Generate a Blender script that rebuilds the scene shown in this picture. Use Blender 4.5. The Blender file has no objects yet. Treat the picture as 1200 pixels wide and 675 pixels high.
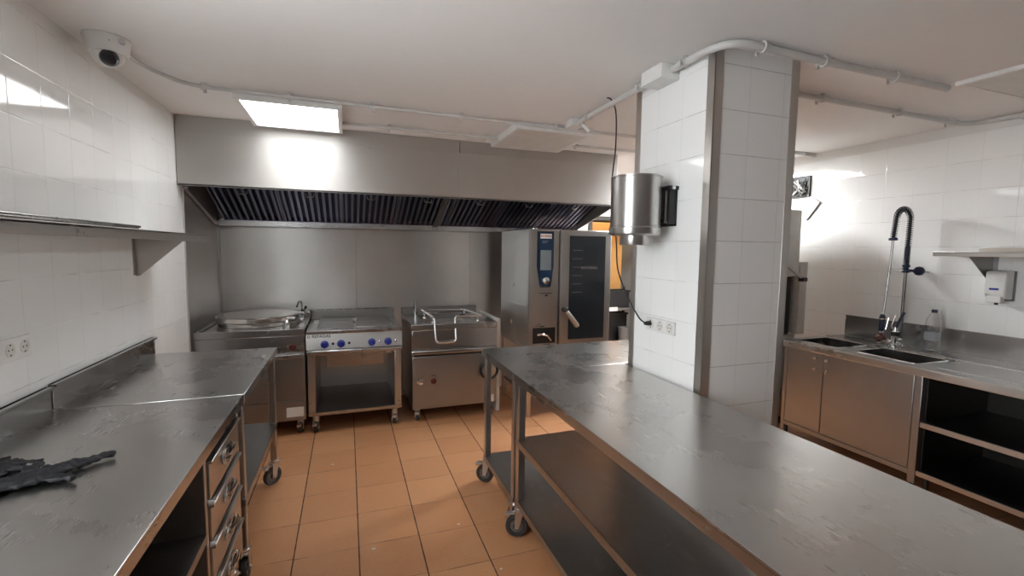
import bpy, bmesh, math, random
from mathutils import Vector, Matrix
random.seed(7)
S = bpy.context.scene
COL = S.collection
PI = math.pi

# ------------------------------------------------------------------ camera, world, exposure
cy, sy = math.cos(.3432), math.sin(.3432)
cp, sp = math.cos(.08355), math.sin(.08355)
cr, sr = math.cos(.01217), math.sin(.01217)
fwd = Vector((sy*cp, cy*cp, -sp)); rgt = Vector((cy, -sy, 0)); up = rgt.cross(fwd)
r2 = cr*rgt + sr*up; u2 = -sr*rgt + cr*up
cam_d = bpy.data.cameras.new('camera'); cam = bpy.data.objects.new('camera', cam_d); COL.objects.link(cam)
cam.matrix_world = Matrix(((r2.x, u2.x, -fwd.x, 0), (r2.y, u2.y, -fwd.y, 0), (r2.z, u2.z, -fwd.z, 1.50346), (0, 0, 0, 1)))
cam_d.sensor_width = 36; cam_d.lens = 540.851*36/1200; cam_d.clip_start = .02
S.camera = cam
W = bpy.data.worlds.new('World'); S.world = W; W.use_nodes = True
W.node_tree.nodes['Background'].inputs[0].default_value = (.93, .97, 1.0, 1)
W.node_tree.nodes['Background'].inputs[1].default_value = 5.2
S.view_settings.view_transform = 'Standard'; S.view_settings.look = 'None'
S.view_settings.gamma = 1; S.view_settings.use_curve_mapping = False
S.view_settings.exposure = 1.05
PANEL_GLOW = 5.4
S.cycles.max_bounces = 10; S.cycles.diffuse_bounces = 5; S.cycles.glossy_bounces = 6
S.cycles.use_denoising = True
S.cycles.sample_clamp_indirect = 6
S.cycles.caustics_reflective = True; S.cycles.caustics_refractive = False; S.cycles.blur_glossy = .6

# ------------------------------------------------------------------ node helpers
class NT:
    def __init__(s, name):
        s.m = bpy.data.materials.new(name); s.m.use_nodes = True; s.t = s.m.node_tree
        s.b = s.t.nodes['Principled BSDF']
    def n(s, typ, **k):
        o = s.t.nodes.new(typ)
        for a, v in k.items(): setattr(o, a, v)
        return o
    def l(s, a, b): s.t.links.new(a, b)
    def math(s, op, a, b=None, c=None):
        o = s.n('ShaderNodeMath', operation=op)
        for i, v in enumerate((a, b, c)):
            if v is None: continue
            if isinstance(v, (int, float)): o.inputs[i].default_value = v
            else: s.l(v, o.inputs[i])
        return o.outputs[0]
    def pos(s): return s.n('ShaderNodeNewGeometry').outputs['Position']
    def noise(s, vec, scale, detail=3, rough=.5):
        o = s.n('ShaderNodeTexNoise'); o.inputs['Scale'].default_value = scale
        o.inputs['Detail'].default_value = detail; o.inputs['Roughness'].default_value = rough
        s.l(vec, o.inputs['Vector']); return o.outputs['Fac']
    def scale(s, vec, sc):
        o = s.n('ShaderNodeVectorMath', operation='MULTIPLY'); s.l(vec, o.inputs[0]); o.inputs[1].default_value = sc
        return o.outputs[0]
    def rng(s, v, a, b, c, d, smooth=False):
        o = s.n('ShaderNodeMapRange'); s.l(v, o.inputs[0])
        if smooth: o.interpolation_type = 'SMOOTHSTEP'
        for i, x in enumerate((a, b, c, d)): o.inputs[i+1].default_value = x
        return o.outputs[0]
    def mix(s, f, a, b, blend='MIX'):
        o = s.n('ShaderNodeMix', data_type='RGBA', blend_type=blend)
        for sock, v in ((o.inputs[0], f), (o.inputs[6], a), (o.inputs[7], b)):
            if isinstance(v, (int, float)): sock.default_value = v
            elif isinstance(v, tuple): sock.default_value = (*v, 1) if len(v) == 3 else v
            else: s.l(v, sock)
        return o.outputs[2]
    def bump(s, h, strength, dist=.001):
        o = s.n('ShaderNodeBump'); o.inputs['Strength'].default_value = strength; o.inputs['Distance'].default_value = dist
        s.l(h, o.inputs['Height']); s.l(o.outputs[0], s.b.inputs['Normal']); return o
    def set(s, **k):
        for a, v in k.items(): s.b.inputs[a].default_value = (*v, 1) if isinstance(v, tuple) and len(v) == 3 else v

def plain(name, col, rough=.5, metal=0.0, vary=1.0, **k):
    t = NT(name); t.set(Roughness=rough, Metallic=metal)
    p = t.pos(); n = t.noise(p, 14, 4)
    t.l(t.mix(t.rng(n, .3, .7, 0, 1), tuple(c*(1-.07*vary) for c in col), tuple(min(1, c*(1+.05*vary)) for c in col)), t.b.inputs['Base Color'])
    for a, v in k.items(): t.b.inputs[a].default_value = v
    return t.m

def steel(name, col, rough, vary=.06, axis=0, streak=.25, worn=0.0, spread=None, aniso=.75):
    t = NT(name); t.set(Metallic=1.0)
    if spread is not None:          # brushed grain: reflections smear across the grain
        t.set(Anisotropic=aniso); tv = t.n('ShaderNodeCombineXYZ')
        for i in range(3): tv.inputs[i].default_value = 1.0 if i == spread else .02
        t.l(tv.outputs[0], t.b.inputs['Tangent'])
    p = t.pos()
    sc = [220, 220, 220]; sc[axis] = 3.0
    br = t.noise(t.scale(p, tuple(sc)), 1.0, 2)
    bl = t.noise(p, 2.3, 4, .6)
    r = t.math('ADD', t.rng(br, .3, .7, rough-vary*.12, rough+vary*.12), t.rng(bl, .3, .7, -.03, .03))
    c = t.mix(t.rng(bl, .35, .65, 0, 1), tuple(x*.95 for x in col), tuple(x*1.04 for x in col))
    if worn:
        v = t.noise(t.scale(p, (2.2, 1.0, 1)), 6, 9, .72)
        sm = t.rng(v, .48, .86, 0, 1, True)
        c = t.mix(t.math('MULTIPLY', sm, .16*worn), c, (.74, .73, .70))
        r = t.math('ADD', r, t.math('MULTIPLY', sm, .015*worn))
        wv = t.n('ShaderNodeTexVoronoi', feature='DISTANCE_TO_EDGE'); wv.inputs['Scale'].default_value = 1
        t.l(t.scale(p, (5, 21, 3)), wv.inputs['Vector'])
        ln = t.rng(wv.outputs['Distance'], 0, .012, 1, 0)
        ln = t.math('MULTIPLY', ln, t.rng(t.noise(p, 5, 2), .60, .72, 0, 1))
        c = t.mix(t.math('MULTIPLY', ln, .35*worn), c, (.82, .81, .79))
        r = t.math('ADD', r, t.math('MULTIPLY', ln, .04))
    t.l(c, t.b.inputs['Base Color']); t.l(r, t.b.inputs['Roughness'])
    if streak > .1: t.bump(br, streak*.25, .0004)
    return t.m

def tile(name, axis, u0, pu, z0, pz, ztop=2.33, vs=.35, col=(.87, .87, .855), grout=(.62, .61, .59)):
    t = NT(name); p = t.pos(); sx = t.n('ShaderNodeSeparateXYZ'); t.l(p, sx.inputs[0])
    u = t.math('DIVIDE', t.math('SUBTRACT', sx.outputs[axis], u0), pu)
    z = t.math('DIVIDE', t.math('SUBTRACT', sx.outputs[2], z0), pz)
    def edge(v, pitch):
        f = t.math('FRACT', t.math('ADD', v, 100.0))
        return t.math('MULTIPLY', t.math('SUBTRACT', .5, t.math('ABSOLUTE', t.math('SUBTRACT', f, .5))), pitch)
    eu, ez = edge(u, pu), edge(z, pz)
    d = t.math('MINIMUM', eu, ez)
    g = t.math('MAXIMUM', t.math('MULTIPLY', t.rng(eu, .0005, .0012, 1, 0), vs), t.rng(ez, .0007, .0014, 1, 0))
    pl = t.rng(sx.outputs[2], ztop-.001, ztop+.001, 0, 1)
    g = t.math('MULTIPLY', g, t.math('SUBTRACT', 1.0, pl))
    cell = t.n('ShaderNodeCombineXYZ'); t.l(t.math('FLOOR', u), cell.inputs[0]); t.l(t.math('FLOOR', z), cell.inputs[1])
    wn = t.n('ShaderNodeTexWhiteNoise', noise_dimensions='3D'); t.l(cell.outputs[0], wn.inputs['Vector'])
    c = t.mix(t.rng(wn.outputs['Value'], 0, 1, 0, 1), tuple(x*.975 for x in col), col)
    gn = t.rng(t.noise(p, 9, 3), .35, .65, 0, 1)
    c = t.mix(g, c, t.mix(gn, tuple(x*.6 for x in grout), tuple(min(1, x*1.35) for x in grout)))
    c = t.mix(pl, c, (.74, .73, .71))
    t.l(c, t.b.inputs['Base Color'])
    r = t.math('ADD', .07, t.math('MULTIPLY', t.math('MAXIMUM', g, pl), .55)); t.l(r, t.b.inputs['Roughness'])
    h = t.math('ADD', t.rng(d, 0, .004, 0, 1, True), t.math('MULTIPLY', t.noise(p, 5, 1), 1.6))
    t.bump(h, .35, .0012)
    return t.m

def floor_mat():
    t = NT('terracotta_floor_tile'); p = t.pos(); sx = t.n('ShaderNodeSeparateXYZ'); t.l(p, sx.inputs[0])
    u = t.math('DIVIDE', t.math('SUBTRACT', sx.outputs[0], -.2685), .3)
    fu = t.math('FLOOR', u)
    # every column of tiles is laid a few millimetres out of step with the next
    w1 = t.n('ShaderNodeTexWhiteNoise', noise_dimensions='1D'); t.l(fu, w1.inputs['W'])
    off = t.math('MULTIPLY', t.math('SUBTRACT', w1.outputs['Value'], .5), .05)
    vv = t.math('ADD', t.math('DIVIDE', t.math('SUBTRACT', sx.outputs[1], 2.332), .3), off)
    def edge(v):
        f = t.math('FRACT', t.math('ADD', v, 100.0))
        return t.math('MULTIPLY', t.math('SUBTRACT', .5, t.math('ABSOLUTE', t.math('SUBTRACT', f, .5))), .3)
    du, dv = edge(u), edge(vv)
    wob = t.math('MULTIPLY', t.math('SUBTRACT', t.noise(p, 22, 3), .5), .004)
    gu = t.rng(t.math('ADD', du, wob), .0022, .0042, 1, 0); gv = t.rng(t.math('ADD', dv, wob), .0008, .0026, 1, 0)
    g = t.math('MAXIMUM', gu, t.math('MULTIPLY', gv, t.rng(t.noise(p, 5, 3), .38, .6, .25, 1)))
    cell = t.n('ShaderNodeCombineXYZ'); t.l(fu, cell.inputs[0]); t.l(t.math('FLOOR', vv), cell.inputs[1])
    wn = t.n('ShaderNodeTexWhiteNoise', noise_dimensions='3D'); t.l(cell.outputs[0], wn.inputs['Vector'])
    c = t.mix(wn.outputs['Value'], FLOOR_A, FLOOR_B)
    n1 = t.noise(p, 6, 5, .6); n2 = t.noise(p, 90, 3)
    c = t.mix(t.rng(n1, .35, .7, 0, .45), c, (.58, .32, .165))
    c = t.mix(t.rng(n2, .62, .72, 0, .5), c, (.22, .09, .04))
    c = t.mix(g, c, (.075, .035, .022)); t.l(c, t.b.inputs['Base Color'])
    t.l(t.math('ADD', t.rng(n1, .3, .7, .36, .5), t.math('MULTIPLY', g, .35)), t.b.inputs['Roughness'])
    h = t.math('ADD', t.rng(t.math('MINIMUM', du, dv), 0, .006, 0, 1, True), t.math('MULTIPLY', n1, .5))
    t.bump(h, .5, .002)
    return t.m

def glow(name, col, strength):
    t = NT(name); t.set(Roughness=.4); t.b.inputs['Base Color'].default_value = (.8, .8, .8, 1)
    t.b.inputs['Emission Color'].default_value = (*col, 1); t.b.inputs['Emission Strength'].default_value = strength
    return t.m
def glass(name, col=(1, 1, 1), rough=.02, ior=1.3, thin=True):
    t = NT(name); t.set(Roughness=rough, IOR=ior); t.b.inputs['Base Color'].default_value = (*col, 1)
    t.b.inputs['Transmission Weight'].default_value = 1.0
    return t.m

FLOOR_A, FLOOR_B = (.50, .225, .10), (.60, .29, .138)
M = dict(
    lidsteel=steel('lid_steel', (.70, .68, .65), .20, .03, 0, 0),
    springsteel=steel('dark_spring_steel', (.10, .10, .115), .3, .04, 2, 0),
    tubesteel=steel('satin_tube_steel', (.27, .265, .26), .28, .04, 2, 0),
    panelsteel=steel('control_panel_steel', (.66, .645, .62), .30, .04, 0, 0),
    shadedsteel=steel('shaded_inner_steel', (.11, .105, .10), .42, .04, 0, 0),  # near-black tone puts the open shelving's inner shade into the colour
    castersteel=steel('caster_steel', (.62, .61, .60), .30, .04, 2, 0),
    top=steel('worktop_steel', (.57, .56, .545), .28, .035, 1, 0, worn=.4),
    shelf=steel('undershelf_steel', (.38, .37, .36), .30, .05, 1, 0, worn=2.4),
    frame=steel('frame_steel', (.56, .53, .50), .34, .05, 2, .2),
    sheet=steel('brushed_sheet_steel', (.49, .48, .465), .30, .04, 0, .05, spread=2, aniso=.6),
    sheetx=steel('brushed_sheet_steel_level', (.44, .435, .43), .26, .04, 0, .05),
    hood=steel('hood_sheet_steel', (.64, .62, .595), .70, .04, 0, .06, spread=2, aniso=.75),
    clad=steel('cladding_sheet_steel', (.68, .665, .645), .36, .05, 0, .15, spread=2, aniso=.8),
    dull=steel('darkened_steel', (.30, .285, .275), .42, .06, 0, .2),
    brown=steel('cabinet_sheet_steel', (.35, .345, .345), .38, .05, 1, .2),
    chrome=steel('polished_chrome', (.78, .78, .78), .10, .02, 2, .0),
    filt=steel('baffle_filter_steel', (.27, .28, .37), .30, .05, 0, .1),
    filtback=steel('filter_back_steel', (.04, .045, .085), .4, .04, 0, 0),
    film=plain('blue_protective_film', (.03, .05, .22), .25),
    black=plain('black_plastic', (.012, .012, .013), .38),
    rubber=plain('grey_rubber', (.045, .045, .045), .6),
    wheel=plain('grey_wheel_hub', (.17, .165, .16), .5),
    white=plain('white_plastic', (.74, .73, .71), .4),
    offwhite=plain('offwhite_panel_film', (.66, .64, .60), .5),
    conduit=plain('grey_white_conduit', (.57, .56, .545), .42),
    paint=plain('ceiling_paint', (.80, .785, .772), .85, vary=.15),
    wallpaint=plain('white_wall_paint', (.75, .74, .72), .8),
    rearpaint=plain('grey_wall_paint', (.22, .215, .21), .8),
    blue=plain('blue_knob_plastic', (.02, .035, .30), .3),
    navy=plain('navy_plastic', (.010, .015, .055), .35),
    redknob=plain('dark_red_knob', (.10, .012, .012), .35),
    redbrown=plain('red_brown_rubber', (.11, .035, .028), .5),
    glove=plain('black_nitrile', (.007, .007, .009), .5, **{'Specular IOR Level': .3}),
    ovenblue=plain('dark_blue_control_glass', (.012, .035, .085), .12),
    screen=plain('grey_display_glass', (.20, .24, .26), .15),
    ovenglass=plain('dark_oven_glass', (.022, .026, .031), .06),
    rackdark=steel('oven_rack_steel', (.35, .35, .35), .4, .04, 0, .1),
    wood=plain('orange_wood', (.55, .28, .09), .5),
    darkwall=plain('dark_store_wall', (.05, .045, .04), .8),  # even near-black tone for the store walls and door frame
    board=plain('worn_pale_board', (.50, .46, .40), .6),
    label=plain('white_label_paper', (.78, .76, .72), .55),
    ink=plain('black_ink', (.02, .02, .022), .5),
    redink=plain('red_ink', (.35, .02, .03), .5),
    plate=steel('hot_plate_steel', (.36, .35, .34), .38, .05, 0, .15),
    dish=plain('pale_grey_enamel', (.60, .585, .55), .35),
    pet=glass('clear_bottle_plastic'),
    crumb=plain('white_paper_scrap', (.8, .77, .72), .8),
    glow=glow('led_diffuser', (.965, .985, 1.0), PANEL_GLOW),
    glow2=glow('led_diffuser_boosted', (.965, .985, 1.0), PANEL_GLOW*7),  # hidden panel set far brighter than the visible one to lift the walls
    floor=floor_mat(),
)
M['tile_left'] = tile('white_wall_tile', 1, 2.112, .1905, 2.137, .19)
M['tile_right'] = tile('white_wall_tile_sink_side', 1, 1.687, .193, 1.179, .1893, ztop=2.31)
M['tile_pil_l'] = tile('white_pillar_tile_side', 1, 2.024, .183, .978, .1912, ztop=3)
M['tile_pil_f'] = tile('white_pillar_tile_front_shaded', 0, 1.698, .2, .978, .1912, ztop=3, col=(.78, .77, .75), grout=(.34, .33, .31))  # same tile as the sides, coloured darker to keep the front face dim

# ------------------------------------------------------------------ mesh helpers
class MB:
    def __init__(s): s.bm = bmesh.new()
    def _merge(s, b):
        me = bpy.data.meshes.new('tmp'); b.to_mesh(me); b.free(); s.bm.from_mesh(me); bpy.data.meshes.remove(me); return s
    def box(s, x0, x1, y0, y1, z0, z1, bev=0.0, seg=2, mtx=None):
        b = bmesh.new(); bmesh.ops.create_cube(b, size=1)
        sc = (abs(x1-x0), abs(y1-y0), abs(z1-z0))
        for v in b.verts: v.co = Vector(((v.co.x+.5)*sc[0]+min(x0, x1), (v.co.y+.5)*sc[1]+min(y0, y1), (v.co.z+.5)*sc[2]+min(z0, z1)))
        if bev: bmesh.ops.bevel(b, geom=b.edges[:], offset=min(bev, min(sc)*.45), segments=seg, affect='EDGES', profile=.5)
        b.normal_update()
        for f in b.faces: f.smooth = max(abs(c) for c in f.normal) < .999
        if mtx: bmesh.ops.transform(b, matrix=mtx, verts=b.verts[:])
        return s._merge(b)
    def prism(s, poly, axis, a, b_, bev=0.0):
        b = bmesh.new()
        def P(p, q): 
            r = [p[0], p[1]]; r.insert(axis, q); return Vector(r)
        lo = [b.verts.new(P(p, a)) for p in poly]; hi = [b.verts.new(P(p, b_)) for p in poly]
        b.faces.new(lo); b.faces.new(hi[::-1])
        n = len(poly)
        for i in range(n): b.faces.new((lo[i], hi[i], hi[(i+1) % n], lo[(i+1) % n]))
        bmesh.ops.recalc_face_normals(b, faces=b.faces[:])
        if bev: bmesh.ops.bevel(b, geom=b.edges[:], offset=bev, segments=2, affect='EDGES', profile=.5)
        return s._merge(b)
    def tube(s, pts, r, seg=12, closed=False, caps=True):
        pts = [Vector(p) for p in pts]; n = len(pts); b = bmesh.new(); rings = []
        rs = r if isinstance(r, (list, tuple)) else [r]*n
        nrm = None
        for i in range(n):
            if closed: t = (pts[(i+1) % n]-pts[i-1]).normalized()
            else: t = (pts[min(i+1, n-1)]-pts[max(i-1, 0)]).normalized()
            if nrm is None: nrm = t.orthogonal().normalized()
            nrm = (nrm - t*nrm.dot(t)); nrm = nrm.normalized() if nrm.length > 1e-6 else t.orthogonal().normalized()
            bi = t.cross(nrm)
            rings.append([b.verts.new(pts[i]+(nrm*math.cos(2*PI*k/seg)+bi*math.sin(2*PI*k/seg))*rs[i]) for k in range(seg)])
        m = n if closed else n-1
        for i in range(m):
            A, B = rings[i], rings[(i+1) % n]
            for k in range(seg): b.faces.new((A[k], A[(k+1) % seg], B[(k+1) % seg], B[k]))
        if caps and not closed: b.faces.new(rings[0][::-1]); b.faces.new(rings[-1])
        bmesh.ops.recalc_face_normals(b, faces=b.faces[:])
        for f in b.faces: f.smooth = len(f.verts) == 4
        return s._merge(b)
    def cyl(s, p0, p1, r0, r1=None, seg=28): return s.tube([p0, p1], [r0, r0 if r1 is None else r1], seg)
    def lathe(s, c, prof, seg=48, axis='z', mtx=None):
        b = bmesh.new(); rings = []
        for r, z in prof:
            if r < 1e-6: rings.append([b.verts.new((0, 0, z))])
            else: rings.append([b.verts.new((r*math.cos(2*PI*k/seg), r*math.sin(2*PI*k/seg), z)) for k in range(seg)])
        for A, B in zip(rings, rings[1:]):
            if len(A) == 1 and len(B) == 1: continue
            for k in range(seg):
                k2 = (k+1) % seg
                if len(A) == 1: b.faces.new((A[0], B[k2], B[k]))
                elif len(B) == 1: b.faces.new((A[k], A[k2], B[0]))
                else: b.faces.new((A[k], A[k2], B[k2], B[k]))
        rot = {'z': Matrix(), 'x': Matrix.Rotation(PI/2, 4, 'Y'), '-x': Matrix.Rotation(-PI/2, 4, 'Y'), '-y': Matrix.Rotation(PI/2, 4, 'X'), '-z': Matrix.Rotation(PI, 4, 'X')}[axis]
        bmesh.ops.transform(b, matrix=Matrix.Translation(Vector(c)) @ (mtx or rot), verts=b.verts[:])
        bmesh.ops.recalc_face_normals(b, faces=b.faces[:])
        for f in b.faces: f.smooth = True
        return s._merge(b)
    def quad(s, *p):
        vs = [s.bm.verts.new(Vector(q)) for q in p]; s.bm.faces.new(vs); return s
    def grid(s, nx, ny, fn):
        V = [[s.bm.verts.new(Vector(fn(i/nx, j/ny))) for j in range(ny+1)] for i in range(nx+1)]
        for i in range(nx):
            for j in range(ny): s.bm.faces.new((V[i][j], V[i+1][j], V[i+1][j+1], V[i][j+1]))
        return s

def arc(c, r, a0, a1, n, u, v):
    c, u, v = Vector(c), Vector(u), Vector(v)
    return [c+u*r*math.cos(a0+(a1-a0)*i/n)+v*r*math.sin(a0+(a1-a0)*i/n) for i in range(n+1)]
def fillet(pts, r, n=6):
    pts = [Vector(p) for p in pts]; out = [pts[0]]
    for a, b, c in zip(pts, pts[1:], pts[2:]):
        d1 = (a-b); d2 = (c-b); rr = min(r, d1.length*.48, d2.length*.48)
        p, q = b+d1.normalized()*rr, b+d2.normalized()*rr
        for i in range(n+1):
            t = i/n; out.append(p*(1-t)**2+b*2*t*(1-t)+q*t*t)
    out.append(pts[-1]); return out

def wloc(o):
    v = Vector(o.location)
    while o.parent: o = o.parent; v = v+Vector(o.location)
    return v
def link(name, mb, mat, parent=None, origin=None, smooth=True):
    me = bpy.data.meshes.new(name); bm = mb.bm
    off = wloc(parent) if parent else Vector(origin or (0, 0, 0))
    for v in bm.verts: v.co -= off
    bm.normal_update()
    for e in bm.edges:
        if len(e.link_faces) == 2: e.smooth = e.calc_face_angle(0) < .56
    bm.to_mesh(me); bm.free()
    for m in (mat if isinstance(mat, list) else [mat]): me.materials.append(M[m] if isinstance(m, str) else m)
    o = bpy.data.objects.new(name, me); COL.objects.link(o)
    if parent: o.parent = parent
    else: o.location = off
    return o
def tag(o, label, cat, group=None):
    o['label'] = label; o['category'] = cat
    if group: o['group'] = group
    return o
def thing(name, label, cat, loc, group=None):
    o = bpy.data.objects.new(name, None); COL.objects.link(o); o.location = loc; o.empty_display_size = .1
    return tag(o, label, cat, group)
def struct(name, mb, mat, parent=None, smooth=True):
    o = link(name, mb, mat, parent, smooth=smooth)
    if parent is None: o['kind'] = 'structure'
    return o
def lettering(name, text, mat, parent, mtx, size, depth=.0006):
    cu = bpy.data.curves.new('t', 'FONT'); cu.body = text; cu.size = size; cu.extrude = depth; cu.offset = size*.02; cu.align_x = 'CENTER'; cu.align_y = 'CENTER'
    to = bpy.data.objects.new('t', cu); COL.objects.link(to)
    dg = bpy.context.evaluated_depsgraph_get(); me = bpy.data.meshes.new_from_object(to.evaluated_get(dg))
    bpy.data.objects.remove(to); bpy.data.curves.remove(cu)
    off = wloc(parent)
    me.transform(Matrix.Translation(-off) @ mtx); me.name = name
    me.materials.clear(); me.materials.append(M[mat])
    o = bpy.data.objects.new(name, me); COL.objects.link(o); o.parent = parent; return o
def facing_y(c): return Matrix.Translation(Vector(c)) @ Matrix.Rotation(PI/2, 4, 'X')      # text read from -y

# ------------------------------------------------------------------ room shell
XL, XR, YB, CZ, Y0 = -1.085, 3.95, 4.75, 2.385, -1.6
struct('floor', MB().box(XL-.1, XR+.1, Y0, 6.3, -.08, 0), 'floor', smooth=False)
struct('ceiling', MB().box(XL-.1, XR+.1, Y0, 6.3, CZ, CZ+.08), 'paint', smooth=False)
WY0, WY1, WZ0, WZ1 = -.05, 1.42, 1.02, 2.30                        # added window, out of view in the left wall, to let in fill light
struct('wall_left', MB().box(XL-.1, XL, Y0, WY0, 0, CZ).box(XL-.1, XL, WY1, YB+.1, 0, CZ).box(XL-.1, XL, WY0, WY1, 0, WZ0).box(XL-.1, XL, WY0, WY1, WZ1, CZ), 'tile_left', smooth=False)
wm = MB()
for a, b, c, d in ((WY0, WY0+.05, WZ0, WZ1), (WY1-.05, WY1, WZ0, WZ1), (WY0, WY1, WZ0, WZ0+.05), (WY0, WY1, WZ1-.05, WZ1), (.66, .71, WZ0, WZ1)): wm.box(XL-.08, XL-.03, a, b, c, d, .003)
struct('added_window_1', wm, 'white')
struct('wall_rear', MB().box(XL-.1, XR+.1, Y0-.1, Y0, 0, CZ), 'rearpaint', smooth=False)
struct('wall_right', MB().box(XR, XR+.1, Y0, 6.3, 0, CZ), 'tile_right', smooth=False)
DX0, DX1, DZ = 2.62, 3.62, 1.90
struct('wall_back', MB().box(XL-.1, DX0, YB, YB+.1, 0, CZ).box(DX1, XR+.1, YB, YB+.1, 0, CZ).box(DX0, DX1, YB, YB+.1, DZ, CZ), 'wallpaint', smooth=False)
struct('trim_1', MB().box(DX0, DX0+.05, YB-.015, YB+.115, 0, DZ, .004).box(DX1-.05, DX1, YB-.015, YB+.115, 0, DZ, .004).box(DX0, DX1, YB-.015, YB+.115, DZ-.05, DZ, .004), 'darkwall')
struct('wall_store', MB().box(1.6, XR, 6.2, 6.3, 0, CZ).box(1.5, 1.6, YB+.1, 6.3, 0, CZ), 'darkwall', smooth=False)
# steel cladding in the cooking alcove: one sheet on the left wall, three on the back wall
struct('trim_2', MB().box(XL, XL+.012, 3.865, YB-.002, .0, 1.93, .002), 'clad')
for k, (a, b) in enumerate(((XL+.013, .078), (.082, 1.213), (1.217, 2.56))):
    struct('trim_%d' % (k+3), MB().box(a, b, YB-.012, YB, 0, 1.93, .002), 'clad')
struct('trim_6', MB().box(XL+.008, XL+.03, YB-.034, YB-.012, .0, 1.69, .003), 'sheet')
# tiled pillar with steel corner angles
pm = MB().box(1.5, 1.98, 1.64, 2.205, 0, CZ)
pil = struct('wall_pillar', pm, ['tile_pil_f', 'tile_pil_l'], smooth=False)
for f in pil.data.polygons: f.material_index = 1 if abs(f.normal.x) > .5 else 0
def angle(cx, cy, dx, dy, w):
    t = .004
    return MB().box(cx-(t if dx > 0 else -t), cx+dx*w, cy-(t if dy > 0 else -t), cy+dy*.001, 0, CZ, .0015).box(cx-(t if dx > 0 else -t), cx+dx*.001, cy-(t if dy > 0 else -t), cy+dy*w, 0, CZ, .0015)
for c in ((1.5, 1.64, 1, 1, .042), (1.98, 1.64, -1, 1, .042), (1.5, 2.205, 1, -1, .04), (1.98, 2.205, -1, -1, .04)):
    struct('corner_guard', angle(*c), 'frame', pil)

# ------------------------------------------------------------------ ceiling panel lights
def panel(x0, x1, y0, y1, lit, label, group, dep=.05):
    t = thing('ceiling_panel_light', label, 'ceiling light', ((x0+x1)/2, (y0+y1)/2, CZ), 'square ceiling panel lights')
    zb = CZ-dep; w = .028
    f = MB()
    f.box(x0, x1, y0, y0+w, zb, CZ, .002).box(x0, x1, y1-w, y1, zb, CZ, .002).box(x0, x0+w, y0+w, y1-w, zb, CZ, .002).box(x1-w, x1, y0+w, y1-w, zb, CZ, .002)
    link('frame', f, 'white', t)
    d = link('diffuser', MB().box(x0+w, x1-w, y0+w, y1-w, zb+.003, zb+.008), lit or 'offwhite', t)
    if lit: d['label'] = 'glowing white diffuser'
    return t
panel(-.595, -.015, 3.06, 3.70, 'glow', 'lit square white panel light on the ceiling in front of the extractor hood', None)
panel(2.70, 3.36, 3.38, 3.95, 'glow2', 'lit square panel light on the ceiling hidden beyond the tiled pillar', None)
panel(1.12, 1.72, 3.06, 3.69, None, 'unlit square white panel light on the ceiling right of the lit one', None, .05)
panel(2.95, 3.55, .93, 1.545, None, 'unlit square ceiling panel at the right edge above the sink counter', None, .022)

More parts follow.
